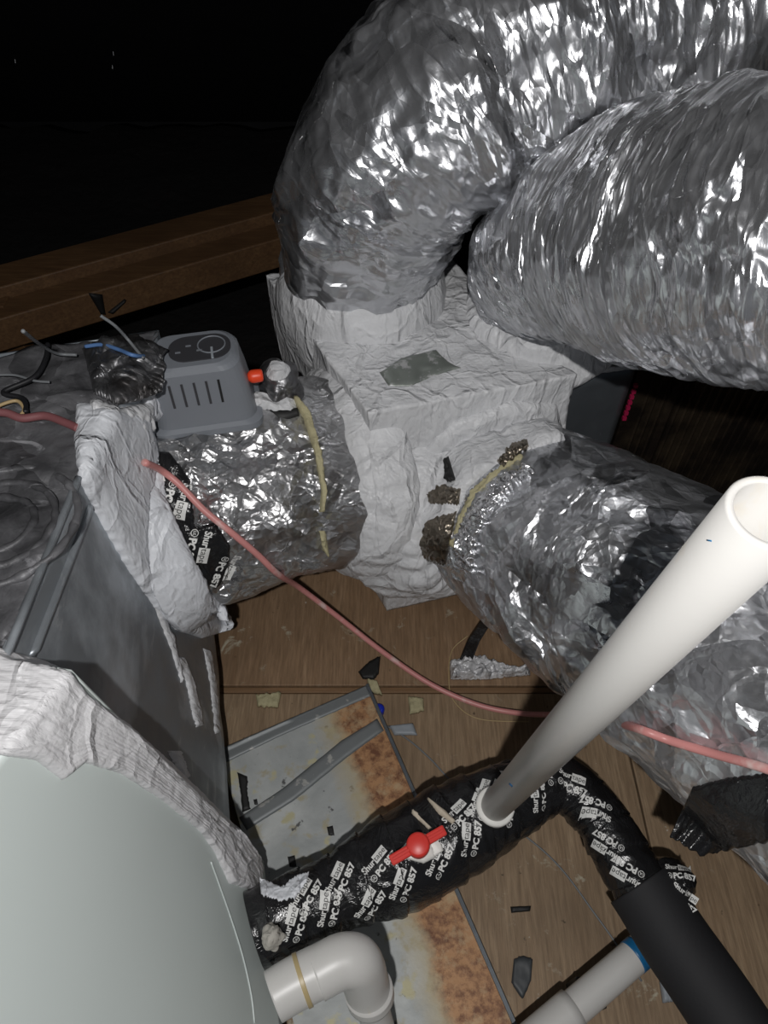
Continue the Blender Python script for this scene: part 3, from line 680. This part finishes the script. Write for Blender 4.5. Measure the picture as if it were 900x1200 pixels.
def stamp(tree, items, px, py, ang, size, lift):
    """lay 2D shapes on the surface around the sighted point; ang = image angle of the text baseline (deg, ccw)"""
    p, n = on(tree, px, py)
    q, _ = p, None
    dd = RT * math.cos(math.radians(ang)) + UP * math.sin(math.radians(ang))
    n0 = n
    x = dd - n0 * dd.dot(n0); x /= np.linalg.norm(x); y = np.cross(n0, x)
    outV = []; outF = []
    for v, f in items:
        base = len(outV)
        for a, b in (v * size):
            g = p + x * a + y * b + n0 * .05
            h = tree.ray_cast(Vector(g), Vector(-n0), .14)
            outV.append(np.array(h[0]) + n0 * lift if h[0] is not None else p + x * a + y * b + n0 * (lift - .01))
        outF += [[k + base for k in q_] for q_ in f]
    return outV, outF
def stamps(tree, spots, size, parent, items=LOGO):
    for (px, py, ang) in spots:
        v0, f0 = stamp(tree, items[0], px, py, ang, size, .0009); v1, f1 = stamp(tree, items[1], px, py, ang, size, .0014)
        o = obj('printed_lettering', v0 + v1, f0 + [[k + len(v0) for k in q] for q in f1], INK, parent, smooth=False)
        o.data.materials.append(INKB)
        for p_ in o.data.polygons[len(f0):]: p_.material_index = 1
t1 = bvh(d1vf)
V, F, UV = drape(t1, [(172, 528), (182, 560), (195, 600), (215, 650), (240, 690)], [(198, 530), (222, 560), (225, 590), (232, 640), (262, 680)], 70, 30, .005, .003, 2, .001, 40, 12, .05, 3)
o = obj('printed_black_tape', V, F, BTAPE, d1, UV); tp1 = bvh((V, F))
V2, F2, UV2 = drape(t1, [(214, 622), (230, 650), (252, 690)], [(252, 612), (270, 640), (268, 670)], 40, 30, .007, .003, 1.5, .001, 40, 13, .05, 3)
o2 = obj('printed_black_tape', V2, F2, BTAPE, d1, UV2)
stamps(bvh((V, F), (V2, F2), d1vf), [(216, 566, -105), (241, 622, -103), (276, 650, -103), (172, 530, -70)], .0155, o2)

# ------------------------------------------------------------------ rear sheet-metal duct and dark liner panel
a0 = P(630, 446, .57); a1 = P(748, 424, .57); dv = (a1 - a0) / np.linalg.norm(a1 - a0); bk = np.array([-dv[1], dv[0], 0])
pts = [a0, a1, a1 + bk * .3, a0 + bk * .3]
lo = [np.array([p[0], p[1], 0.0]) for p in pts]
sd = root('sheet_metal_duct', 'bare dark grey sheet-metal duct section just right of the junction box', 'duct', np.append((a0 + a1)[:2] / 2, 0))
V, F, UV = block(lo + pts, 16); weld(obj('casing', V, F, GALV_D, sd, UV))
shv = (V, F)
V, F, UV = drape(bvh(shv), [(648, 444), (700, 430), (740, 426)], [(650, 452), (700, 438), (742, 432)], 30, 5, .004, .003, 1); obj('mastic_smear', V, F, MASTIC, sd, UV)
q0 = a1 + dv * .006 + np.array([0, 0, -.01]); q1 = q0 + np.array([1.1, .12, 0])
lp = root('liner_panel', 'black ribbed reflective insulation panel standing behind the crumpled duct', 'insulation panel', np.append((q0 + q1)[:2] / 2, 0))
bk2 = np.array([0, .03, 0]); pts = [q0, q1, q1 + bk2, q0 + bk2]
cube('panel', [np.array([p[0], p[1], 0]) for p in pts] + pts, LINER, lp)
pd = (q1 - q0) / np.linalg.norm(q1 - q0); V = []; F = []
for k in range(60):
    c = q0 + pd * (.035 + k * .0175) + np.array([0, -.001, 0]); wdt = .0035 if k != 3 else .010; rr = .003
    b = len(V); c0 = np.array([c[0], c[1], .05])
    for z in (c, c0):
        V += [z - pd * wdt, z + np.array([0, -rr - (.006 if k == 3 else 0), 0]), z + pd * wdt]
    F += [[b, b + 1, b + 4, b + 3], [b + 1, b + 2, b + 5, b + 4]]
obj('ribs', V, F, LINER, lp, smooth=False)
for k in range(7):
    c = q0 + np.array([.002, -.006, -.04 - k * .013]); cube('red_stitch', [c + np.array(v) * .0035 for v in ((-1, -1, -1), (1, -1, -1), (1, 1, -1), (-1, 1, -1), (-1, -1, 1), (1, -1, 1), (1, 1, 1), (-1, 1, 1))], M('red_thread', (.35, .01, .06), .5).m if k == 0 else bpy.data.materials['red_thread'], lp)

# ------------------------------------------------------------------ damper actuator on duct 1
ac = P(243, 480, .59); yaw = math.radians(12)
act = root('damper_actuator', 'grey plastic damper actuator with red knob on top of the short duct', 'actuator', ac)
E1 = np.array([math.cos(yaw), math.sin(yaw), 0]); E2 = np.array([-math.sin(yaw), math.cos(yaw), 0]); E3 = np.array([0, 0, 1.])
def AC(x, y, z): return ac + (E1 * x + E2 * y + E3 * z) * 1.1
def rrect(hx, hy, z, r, cx=0, cy=0, n=8):
    out = []
    for (sx, sy, a0_) in ((1, -1, -90), (1, 1, 0), (-1, 1, 90), (-1, -1, 180)):
        for k in range(n):
            a = math.radians(a0_ + 90 * k / (n - 1)); out.append(AC(cx + sx * (hx - r) + r * math.cos(a), cy + sy * (hy - r) + r * math.sin(a), z))
    return out
def loft(rings):
    V = [p for r in rings for p in r]; n = len(rings[0]); F = []
    for i in range(len(rings) - 1):
        for k in range(n): F.append([i * n + k, i * n + (k + 1) % n, (i + 1) * n + (k + 1) % n, (i + 1) * n + k])
    F.append(list(range(n))[::-1]); F.append([(len(rings) - 1) * n + k for k in range(n)]); return V, F
V, F = loft([rrect(.078, .055, .0, .02), rrect(.078, .055, .010, .02), rrect(.071, .049, .014, .022), rrect(.066, .046, .06, .024), rrect(.060, .043, .098, .026), rrect(.056, .040, .104, .026), rrect(.050, .036, .107, .024)])
o = obj('housing', V, F, ACT, act, smooth=False); hv = (V, F)
V, F = loft([rrect(.041, .027, .107, .024, .010, 0), rrect(.041, .027, .1085, .024, .010, 0)]); obj('faceplate', V, F, ACTD, act, smooth=False)
fp = act.children[-1]
for k in range(5):
    x = -.036 + .016 * k
    y0 = -.0475
    cube('vent_slot', [AC(x + dx - (z - .055) * 0.0, y0 + dy + (z - .055) * .07, z) for z in (.05, .086) for dx, dy in ((-.0016, 0), (.0016, 0), (.0016, .006), (-.0016, .006))], BLACK if k == 4 else ACTD, act)
for k in range(3):
    cube('label_mark', [AC(-.022 + k * .014 + dx, -.008 + (k % 2) * .012 + dy, z) for z in (.1085, .109) for dx, dy in ((0, 0), (.007, 0), (.007, .003), (0, .003))], WHITEP if k < 0 else ACT, act)
ringp = [AC(.026 + .018 * math.cos(a), .002 + .018 * math.sin(a), .1095) for a in np.linspace(0, 2 * math.pi, 40)]
V, F, UV = sweep(ringp, .0012, 60, 6, None, False, even=False); obj('dial_ring', V, F, ACT, act, UV)
cube('dial_pointer', [AC(.026 + dx, -.018 + dy, z) for z in (.1085, .1115) for dx, dy in ((-.0015, -.01), (.0015, -.01), (.0015, .012), (-.0015, .012))], GREYSCRAP, act)
cube('clip', [AC(-.066 + dx, dy, z) for z in (.08, .106) for dx, dy in ((-.016, -.02), (.01, -.02), (.01, .02), (-.016, .02))], ACT, act, .003)
kb = AC(.066, -.012, .058); V, F, UV = sweep([kb, kb + E1 * .006, kb + E1 * .020, kb + E1 * .023], [.006, .010, .0095, .006], 24, 20); obj('release_knob', V, F, ORANGE, act, UV, label='bright red-orange release knob')
# taped shaft lump right of the actuator
sh = P(331, 462, .585)
lump = root('damper_shaft', 'dark tape-wrapped damper shaft lump between the actuator and the junction box', 'damper shaft', sh)
def lumpd(q, S, T, L): return .008 * fbm(q * 30, 5)
V, F, UV = sweep([sh + np.array([0, 0, -.02]), sh + np.array([0, 0, .02]), sh + np.array([0, 0, .05]), sh + np.array([0, 0, .062])], [.034, .033, .028, .008], 60, 60, lumpd); obj('tape_wrap', V, F, F_DULL, lump, UV)
V, F, UV = sweep([sh + np.array([-.02, -.045, .0]), sh + np.array([.004, -.05, -.003]), sh + np.array([.03, -.044, .0])], [.010, .013, .008], 20, 14); obj('shaft_end', V, F, BLACK, lump, UV)
V, F, UV = sweep([sh + np.array([.0, -.01, .055]), sh + np.array([.0, -.012, .068])], [.02, .012], 14, 16, lambda q, S, T, L: .003 * noise(q * 60, 2)); obj('mastic_dab', V, F, MASTIC, lump, UV)

# ------------------------------------------------------------------ floor pan
ZP = .03
pa = P(430, 803, ZP); pb = P(258, 882, ZP); pdn = P(612, 1222, ZP); dr = (pdn - pa) / np.linalg.norm(pdn - pa); pdn = pa + dr * 1.1; pe = pb + (pdn - pa)
pan = root('drain_pan', 'galvanised sheet-metal pan with a rusty orange right edge on the plywood', 'drain pan', ((pa + pdn) / 2)[:2].tolist() + [0])
V, F, UV = ruled([pa, pdn], [pb, pe], 60, 30, .028); obj('pan_sheet', V, F, PAN, pan, UV, smooth=False); panvf = (V, F)
side = (pa - pb) / np.linalg.norm(pa - pb)
cube('raised_lip', [p + v for z in (0, .006) for p, v in ((pa, side * -.003 + np.array([0, 0, z])), (pdn, side * -.003 + np.array([0, 0, z])), (pdn, side * .003 + np.array([0, 0, z])), (pa, side * .003 + np.array([0, 0, z])))], GALV_D, pan)
pt = bvh(panvf)
V, F, UV = drape(pt, [(262, 876), (430, 803)], [(262, 895), (330, 862), (436, 815)], 50, 8, .002, .003, .4); obj('tape_strip', V, F, GTAPE, pan, UV)
V, F, UV = drape(pt, [(280, 958), (330, 925), (400, 868), (442, 842)], [(289, 973), (345, 938), (410, 885), (450, 856)], 50, 8, .003, .003, .4); obj('tape_strip', V, F, GTAPE, pan, UV)
V, F, UV = drape(pt, [(278, 905), (282, 930), (284, 952)], [(290, 910), (290, 930), (294, 948)], 20, 6, .004, .003, 1.5); obj('tape_scrap', V, F, BLACK, pan, UV)
for (x, y, s) in ((388, 974, 5), (343, 1010, 6), (300, 940, 3)):
    V, F, UV = drape(pt, [(x - s, y - s), (x + s * .4, y - s * 1.3)], [(x - s * .6, y + s), (x + s * .8, y + s)], 8, 8, .002, .002, 1); obj('tape_scrap', V, F, BLACK, pan, UV)

# ------------------------------------------------------------------ insulated drain pipe with valve
pp = [P(298, 1090, .20), P(325, 1078, .20), P(375, 1056, .20), P(420, 1034, .20), P(469, 1010, .20), P(545, 966, .20), P(605, 934, .195), P(655, 918, .185), P(700, 955, .18), P(732, 1010, .178), P(760, 1052, .175), P(790, 1100, .172), P(845, 1180, .165), P(960, 1360, .16)]
ip = root('insulated_pipe', 'black foam-insulated pipe wrapped in printed black tape, with red valve', 'pipe', (.1, .3, 0))
def wrapd(q, S, T, L):
    ph = (S / .048 + T / (2 * math.pi)) % 1.0
    return .0035 * ph + .004 * fbm(q * 14, 33) + .0022 * (1 - 2 * np.abs(noise(q * np.array([40, 18, 18]), 35)))
C = catmull(np.array(pp), 200); Lc = np.concatenate([[0], np.cumsum(np.linalg.norm(np.diff(C, axis=0), axis=1))])
kend = np.argmin(np.linalg.norm(C - P(778, 1066, .172), axis=1))
wr_pts = C[:kend:6]; 
def radw(p):
    return .060
xs = np.array([450 + FPX * (p - CAM).dot(RT) / (p - CAM).dot(FW) for p in wr_pts])
wr_r = np.interp(xs, [300, 400, 440, 470, 545, 580, 610, 640, 680, 740, 775], [.049, .049, .060, .068, .066, .058, .050, .044, .040, .040, .044])
V, F, UV = sweep(wr_pts, wr_r, 480, 150, wrapd, up0=(0, .3, -1)); tw = obj('tape_wrap', V, F, BTAPE, ip, UV); wrapvf = (V, F)
V, F, UV = sweep(C[max(kend - 12, 0)::6], .0515, 120, 64); obj('foam_sleeve', V, F, FOAM, ip, UV)
wt = bvh(wrapvf)
# bulge at the end of the taping
g = P(793, 1032, .20); V, F, UV = sweep([g + np.array([-.02, .01, -.03]), g + np.array([0, 0, -.005]), g + np.array([.012, -.004, .02])], [.03, .032, .012], 40, 40, lambda q, S, T, L: .004 * fbm(q * 40, 3)); bl = obj('tape_knot', V, F, BTAPE, ip, UV); knot = (V, F)
sp_ = []
rs = random.Random(5)
for k, cx_ in enumerate(range(340, 650, 42)):
    cy_ = np.interp(cx_, [318, 375, 469, 545, 605, 655], [1081, 1056, 1010, 966, 934, 918]); an = 62 + rs.uniform(-7, 9) + (12 if cx_ > 520 else 0)
    if abs(cx_ - 480) > 45 and k != 4: sp_.append((cx_ + 4, cy_ - 6 + rs.uniform(-5, 5), an))
    if cx_ > 480 and cx_ < 560: sp_.append((cx_ + 14, cy_ - 22, an))
    sp_.append((cx_ - 4, cy_ + (40 if 400 < cx_ < 590 else 30) + rs.uniform(-4, 4), an + 4))
sp_ += [(655, 905, -30), (716, 958, 150), (728, 1005, 150), (752, 1036, 150)]
stamps(bvh(wrapvf), sp_, .0125, tw)
stamps(bvh(knot), [(780, 1018, -10), (788, 1038, -40)], .010, bl)
# mastic smear at the wall end
V, F, UV = drape(wt, [(304, 1028), (330, 1040), (348, 1025), (362, 1022)], [(306, 1048), (328, 1056), (346, 1052), (360, 1034)], 60, 20, .0022, .002, 4, .0014, 70); obj('mastic_smear', V, F, MASTIC_S, ip, UV)
# pale torn paper slivers
V, F, UV = drape(wt, [(503, 938), (520, 948), (534, 962)], [(500, 936), (514, 954), (530, 966)], 24, 4, .006, .002, .6); obj('paper_sliver', V, F, M('tape_backing', (.55, .48, .38), .7).m, ip, UV)
V, F, UV = drape(wt, [(484, 950), (506, 970)], [(482, 953), (502, 972)], 24, 4, .006, .002, .6); obj('paper_sliver', V, F, bpy.data.materials['tape_backing'], ip, UV)
# valve
vp, vn_ = on(wt, 490, 991); vn_ = np.array([-.05, -.12, .99]); vn_ /= np.linalg.norm(vn_)
V, F, UV = drape(wt, [(462, 1003), (474, 990), (486, 976), (508, 978), (518, 992)], [(468, 1006), (482, 1008), (496, 1012), (508, 1006), (520, 996)], 40, 20, .007, .006, .6)
vb = obj('valve_body', V, F, WHITEP, ip, UV, label='white valve body showing through the tape')
A1 = P(522, 972, vp[2] + .03) - P(460, 1008, vp[2] + .03); A1 /= np.linalg.norm(A1); A2 = np.cross(vn_, A1)
vc = P(490, 990, vp[2] + .030)
V, F, UV = sweep([vc - vn_ * .026, vc - vn_ * .008, vc, vc + vn_ * .004, vc + vn_ * .006], [.015, .0165, .0165, .0155, .013], 40, 40); hd = obj('valve_handle', V, F, RED, ip, UV, label='red plastic quarter-turn handle')
pts = []
for z in (-.008, .001):
    for x, y in ((-.0435, -.0072), (.0435, -.0072), (.0435, .0072), (-.0435, .0072)): pts.append(vc + A1 * x + A2 * y + vn_ * z)
bar = cube('grip_bar', pts, RED, hd, .0022)
pts = []
for z in (0, .0022):
    for x, y in ((-.040, -.0020), (.040, -.0020), (.040, .0020), (-.040, .0020)): pts.append(vc + A1 * x + A2 * y + vn_ * (z + .001))
cube('grip_rib', pts, RED, hd, .0006)

# ------------------------------------------------------------------ tall white pipe
b0 = P(580, 945, .268); t0 = D(904, 600, .335)
ax = (t0 - b0) / np.linalg.norm(t0 - b0)
vp_ = root('standpipe', 'tall open-ended white plastic pipe rising from the black-taped pipe toward the camera', 'pipe', b0)
def hollow(a, b, r, ri, n=48):
    a = np.array(a); b = np.array(b); d = (b - a) / np.linalg.norm(b - a); e = np.cross(d, [0, 1, .2]); e /= np.linalg.norm(e); f = np.cross(d, e)
    th = np.linspace(0, 2 * math.pi, n, endpoint=False); V = []; ch = .0012
    for c, rr in ((a, r), (b - d * ch, r), (b, r - ch), (b, ri + ch * .5), (b - d * ch, ri), (a + d * .01, ri)):
        V += [c + rr * (e * math.cos(t) + f * math.sin(t)) for t in th]
    F = []
    for k in range(5):
        F += [[k * n + j, k * n + (j + 1) % n, (k + 1) * n + (j + 1) % n, (k + 1) * n + j] for j in range(n)]
    F.append([5 * n + j for j in range(n)]); F.append([j for j in range(n)][::-1]); return V, F
V, F = hollow(b0 - ax * .03, t0, .0215, .0170); o = obj('pipe', V, F, PVC, vp_); pipevf = (V, F)
V, F, UV = sweep([b0 - ax * .032, b0 - ax * .004, b0 + ax * .004, b0 + ax * .007], [.0285, .0285, .0285, .026], 20, 40); obj('socket_collar', V, F, WHITEP, vp_, UV)
ptree = bvh(pipevf)
V, F, UV = drape(ptree, [(828, 632), (834, 633)], [(829, 634), (834, 635)], 5, 4, .0006, .0006); obj('blue_mark', V, F, BLUEC, vp_, UV)
V, F, UV = drape(ptree, [(597, 917), (601, 921)], [(596, 919), (600, 923)], 5, 4, .0006, .0006); obj('blue_mark', V, F, BLUEC, vp_, UV)

# ------------------------------------------------------------------ elbow drain, lower pipe
el = root('drain_elbow', 'white plastic pipe elbow beside the pale cabinet at the bottom of the frame', 'pipe fitting', P(390, 1140, 0.0))
ze = .33
q = [P(320, 1168, ze), P(345, 1153, ze), P(372, 1139, ze), P(398, 1128, ze)]
V, F, UV = sweep(q, [.0290, .0295, .0295, .0290], 40, 40); obj('coupling', V, F, PVC, el, UV)
q2 = [P(370, 1142, ze), P(398, 1127, ze), P(416, 1126, ze - .006), P(424, 1136, ze - .03), P(428, 1150, ze - .06), P(433, 1165, ze - .09)]
V, F, UV = sweep(q2, [.030, .0305, .0305, .0300, .0295, .0295], 60, 40); obj('elbow', V, F, PVC, el, UV)
V, F, UV = sweep([P(352, 1149.6, ze), P(357, 1147, ze)], [.0308, .0308], 8, 40); obj('cement_ring', V, F, GLUE, el, UV)
V, F, UV = sweep([P(431, 1160, ze - .07), P(436, 1178, ze - .11), P(444, 1205, ze - .17), P(452, 1230, .035)], .0215, 30, 32); obj('pipe', V, F, PVC, el, UV)
V, F, UV = sweep([P(432, 1160, ze - .075), P(434, 1167, ze - .09)], [.0315, .0315], 8, 40); obj('socket_rim', V, F, PVC, el, UV)
g = P(318, 1098, .27); V, F, UV = sweep([g + np.array([0, 0, -.02]), g, g + np.array([.004, 0, .016])], [.012, .013, .007], 50, 40, lambda q, S, T, L: .007 * fbm(q * 70, 3)); obj('sealant_lump', V, F, M('soiled_sealant', (.42, .40, .36), .7).m, el, UV)

lp2 = root('drain_pipe', 'white plastic pipe with blue cement ring passing under the black pipe, bottom right', 'pipe', P(700, 1160, 0))
z2 = .165; A = P(790, 1080, z2 - .06); B = P(610, 1234, z2)
A = P(772, 1096, .10); B = P(560, 1278, .10)
V, F, UV = sweep([A, (A + B) / 2, B], .0235, 20, 36); obj('pipe', V, F, PVC, lp2, UV)
dd = (A - B) / np.linalg.norm(A - B); c = P(745, 1119, .10); V, F, UV = sweep([c - dd * .007, c + dd * .007], [.0242, .0242], 6, 36); obj('cement_ring', V, F, BLUEC, lp2, UV)
c = P(672, 1182, .10); V, F, UV = sweep([c, c - dd * .12], [.0275, .0275], 10, 36); obj('coupling', V, F, PVC, lp2, UV)
c = P(680, 1170, 0); cube('pipe_rest', box_pts(c[0], c[1], 0, .078, .02, .02), BLACK, lp2, .002)
# ------------------------------------------------------------------ pink tube
tree_all = bvh(d1vf, mb1vf, d4vf, mbd)
path = []
for x, y in ((163, 541), (185, 553), (210, 569), (240, 596), (270, 622), (300, 646), (326, 668)):
    path.append(on(tree_all, x, y, .008)[0])
for x, y, z in ((350, 688, .27), (395, 722, .17), (450, 765, .10), (505, 802, .06), (560, 826, .05), (610, 836, .06), (660, 838, .12)):
    path.append(P(x, y, z))
d4t = bvh(d4vf)
for k, (x, y) in enumerate(((700, 843), (745, 849), (790, 862), (840, 880), (900, 898), (970, 918), (1060, 945), (1180, 985))):
    h, n = on(d4t, x, y, .010)
    if k == 0: h = P(x, y, .22)
    path.append(h)
V, F, UV = sweep(path, .0052, 260, 14); obj('pink_tube', V, F, PINK, None, UV, label='thin pink tube sweeping from the short duct across the plywood to the right edge', cat='tube')
# ------------------------------------------------------------------ wires on the plenum
utop = bvh(pl_top)
def wire(name, label, pts, r, mat, lift=.012):
    path = []
    for q in pts:
        if len(q) == 3: path.append(P(*q))
        else:
            path.append(on(utop, q[0], q[1], lift)[0])
    V, F, UV = sweep(path, r, 90, 8); return obj(name, V, F, mat, None, UV, label=label, cat='wire', group='wires on the plenum top')
WB = M('blue_wire_sheath', (.10, .20, .42), .45).m; WBK = M('black_wire_sheath', (.012, .012, .014), .5).m; WG = M('grey_wire_sheath', (.18, .19, .2), .5).m; WT = M('tan_wire_sheath', (.45, .33, .17), .5).m
wire('control_wire', 'blue wire reaching the grey actuator across the plenum top', [(100, 406, .74), (120, 404, .745), (140, 410, .75), (160, 417, .75), (188, 416, .68)], .0028, WB)
wire('control_wire', 'pale grey wire sagging from the beam onto the plenum top', [(27, 388, .90), (45, 402, .80), (66, 414, .74), (90, 416, .73)], .0022, WG)
wire('control_wire', 'black wire looping down over the plenum top', [(58, 410), (57, 430), (45, 448), (10, 468), (28, 476), (34, 490)], .0035, WBK)
wire('control_wire', 'thin tan wire curling in from the left edge of the frame', [(-10, 488), (10, 479), (24, 478), (32, 488), (28, 495)], .0024, WT)
wire('control_wire', 'thin grey wire lying nearly straight near the left edge', [(-10, 448), (20, 449), (45, 452), (62, 454)], .0018, WG)
V, F, UV = sweep([on(utop, x, y, .010)[0] for x, y in ((-8, 487), (10, 490), (30, 496), (55, 494), (80, 502), (95, 510))], .0055, 70, 10); obj('grimy_tube', V, F, PINK_D, None, UV, label='grimy dark pink tube lying on the plenum top at the far left', cat='tube')
# crumpled foil heap beside actuator
hp = P(165, 440, .72)
V, F, UV = drape(utop, [(98, 412), (125, 400), (160, 396), (186, 408)], [(110, 462), (135, 474), (160, 470), (184, 458)], 80, 60, .022, .008, 3, .016, 28, 4, .25)
obj('crumpled_foil', V, F, F_DULL, None, UV, label='crumpled dark foil heap on the plenum left of the actuator', cat='foil')
wire('control_wire', 'short dark cable poking up beside the crumpled foil', [(118, 370, .80), (135, 382, .78), (150, 398, .75), (168, 420, .74)], .0022, WG)

# ------------------------------------------------------------------ debris on the floor
ft = bvh(([(-2, -1, .0), (2, -1, 0), (2, 2, 0), (-2, 2, 0)], [(0, 1, 2, 3)]))
def scrap(name, label, cat, A, B, mat, nu=24, nv=12, off=.003, th=.002, rag=1.5, bump=.001, bf=50, group=None, **k):
    V, F, UV = drape(ft, A, B, nu, nv, off, th, rag, bump, bf, len(label)); V = np.array(V); V[:, 2] += max(0, .001 - V[:, 2].min())
    return obj(name, V, F, mat, None, UV, label=label, cat=cat, group=group)
scrap('foil_scrap', 'shiny crumpled foil scrap on the plywood under the right-hand duct', 'foil', [(526, 778), (545, 772), (560, 770), (590, 783), (621, 787)], [(528, 797), (545, 797), (570, 797), (595, 794), (621, 792)], F_BRIGHT, 60, 30, .022, .003, 2, .016, 60)
b_ = root('tape_strip', 'black tape strip hanging from the right-hand duct to the foil scrap', 'tape', P(555, 750, 0))
A_ = [P(566, 724, .16), P(548, 750, .07), P(538, 774, .012)]; B_ = [P(577, 728, .16), P(562, 752, .07), P(552, 778, .012)]
V, F, UV = ruled(A_, B_, 20, 6, .002); obj('strip', V, F, BTAPE, b_, UV)
scrap('tape_scrap', 'dark pointed tape scrap at the top corner of the rusty pan', 'scrap', [(420, 788), (432, 776), (446, 769)], [(425, 796), (438, 797), (444, 790)], BLACK, off=.006)
scrap('grey_scrap', 'small light grey plastic scrap right of the rusty pan corner', 'scrap', [(456, 851), (484, 848)], [(462, 862), (489, 862)], GREYSCRAP, 14, 10, .006, .002, .6)
scrap('foam_crumb', 'yellow foam blob touching the pan corner', 'foam', [(430, 797), (442, 800)], [(433, 812), (448, 816)], YEL, 16, 14, .010, .006, 1.5, .004)
scrap('foam_crumb', 'yellow foam smear right of the blue cap, below the timber strip', 'foam', [(478, 817), (496, 819)], [(480, 838), (497, 834)], YEL, 16, 14, .007, .004, 2, .003)
scrap('foam_crumb', 'pale yellow foam smear on the plywood just left of the pan corner', 'foam', [(300, 815), (330, 812)], [(302, 829), (326, 830)], YEL, 20, 12, .006, .004, 3, .003)
scrap('tape_scrap', 'tiny rectangular black tape scrap on bare plywood right of the valve', 'scrap', [(598, 1063), (622, 1062)], [(599, 1070), (621, 1068)], BLACK, 12, 6, .003, .002, .4)
scrap('tape_scrap', 'torn dark grey tape scrap on plywood near the bottom edge', 'scrap', [(602, 1124), (612, 1120), (624, 1124)], [(599, 1152), (612, 1172), (622, 1150)], M('dark_grey_scrap', (.05, .055, .06), .5).m, 20, 14, .003, .002, 2)
scrap('grey_scrap', 'crumpled grey scrap on plywood beside the black pipe at the bottom', 'scrap', [(772, 1150), (782, 1152)], [(776, 1176), (788, 1174)], GREYSCRAP, 14, 10, .008, .003, 2, .004)
c = P(444, 832, .01); V, F, UV = sweep([c + np.array([0, 0, -.008]), c + np.array([0, 0, .006]), c + np.array([0, 0, .010])], [.011, .011, .006], 16, 24); obj('blue_cap', V, F, BLUE, None, UV, label='small bright blue cap against the edge of the rusty pan', cat='cap')
# thin cord on the floor
V, F, UV = sweep([P(454, 851, .004), P(480, 868, .004), P(505, 890, .004), P(540, 925, .004), P(640, 1000, .004), P(700, 1075, .004), P(752, 1150, .004)], .0016, 90, 6); obj('cord', V, F, WG, None, UV, label='thin grey cord running diagonally over the plywood beneath the taped pipe', cat='cord')
V, F, UV = sweep([P(548, 745, .02), P(530, 762, .008), P(526, 790, .006), P(531, 820, .004), P(560, 842, .004), P(620, 846, .004)], .0012, 60, 6); obj('thin_wire', V, F, WT, None, UV, label='hair-thin brown wire curling around the foil scrap on the plywood', cat='wire')

# black tape sheet on lower right duct
V, F, UV = drape(bvh(d4vf), [(812, 922), (850, 912), (905, 905)], [(786, 978), (824, 1002), (905, 985)], 50, 30, .006, .003, 3, .002, 30, 6, .05, 4)
obj('black_tape_patch', V, F, BTAPE, d4, UV, label='matt black tape patch on the duct underside')
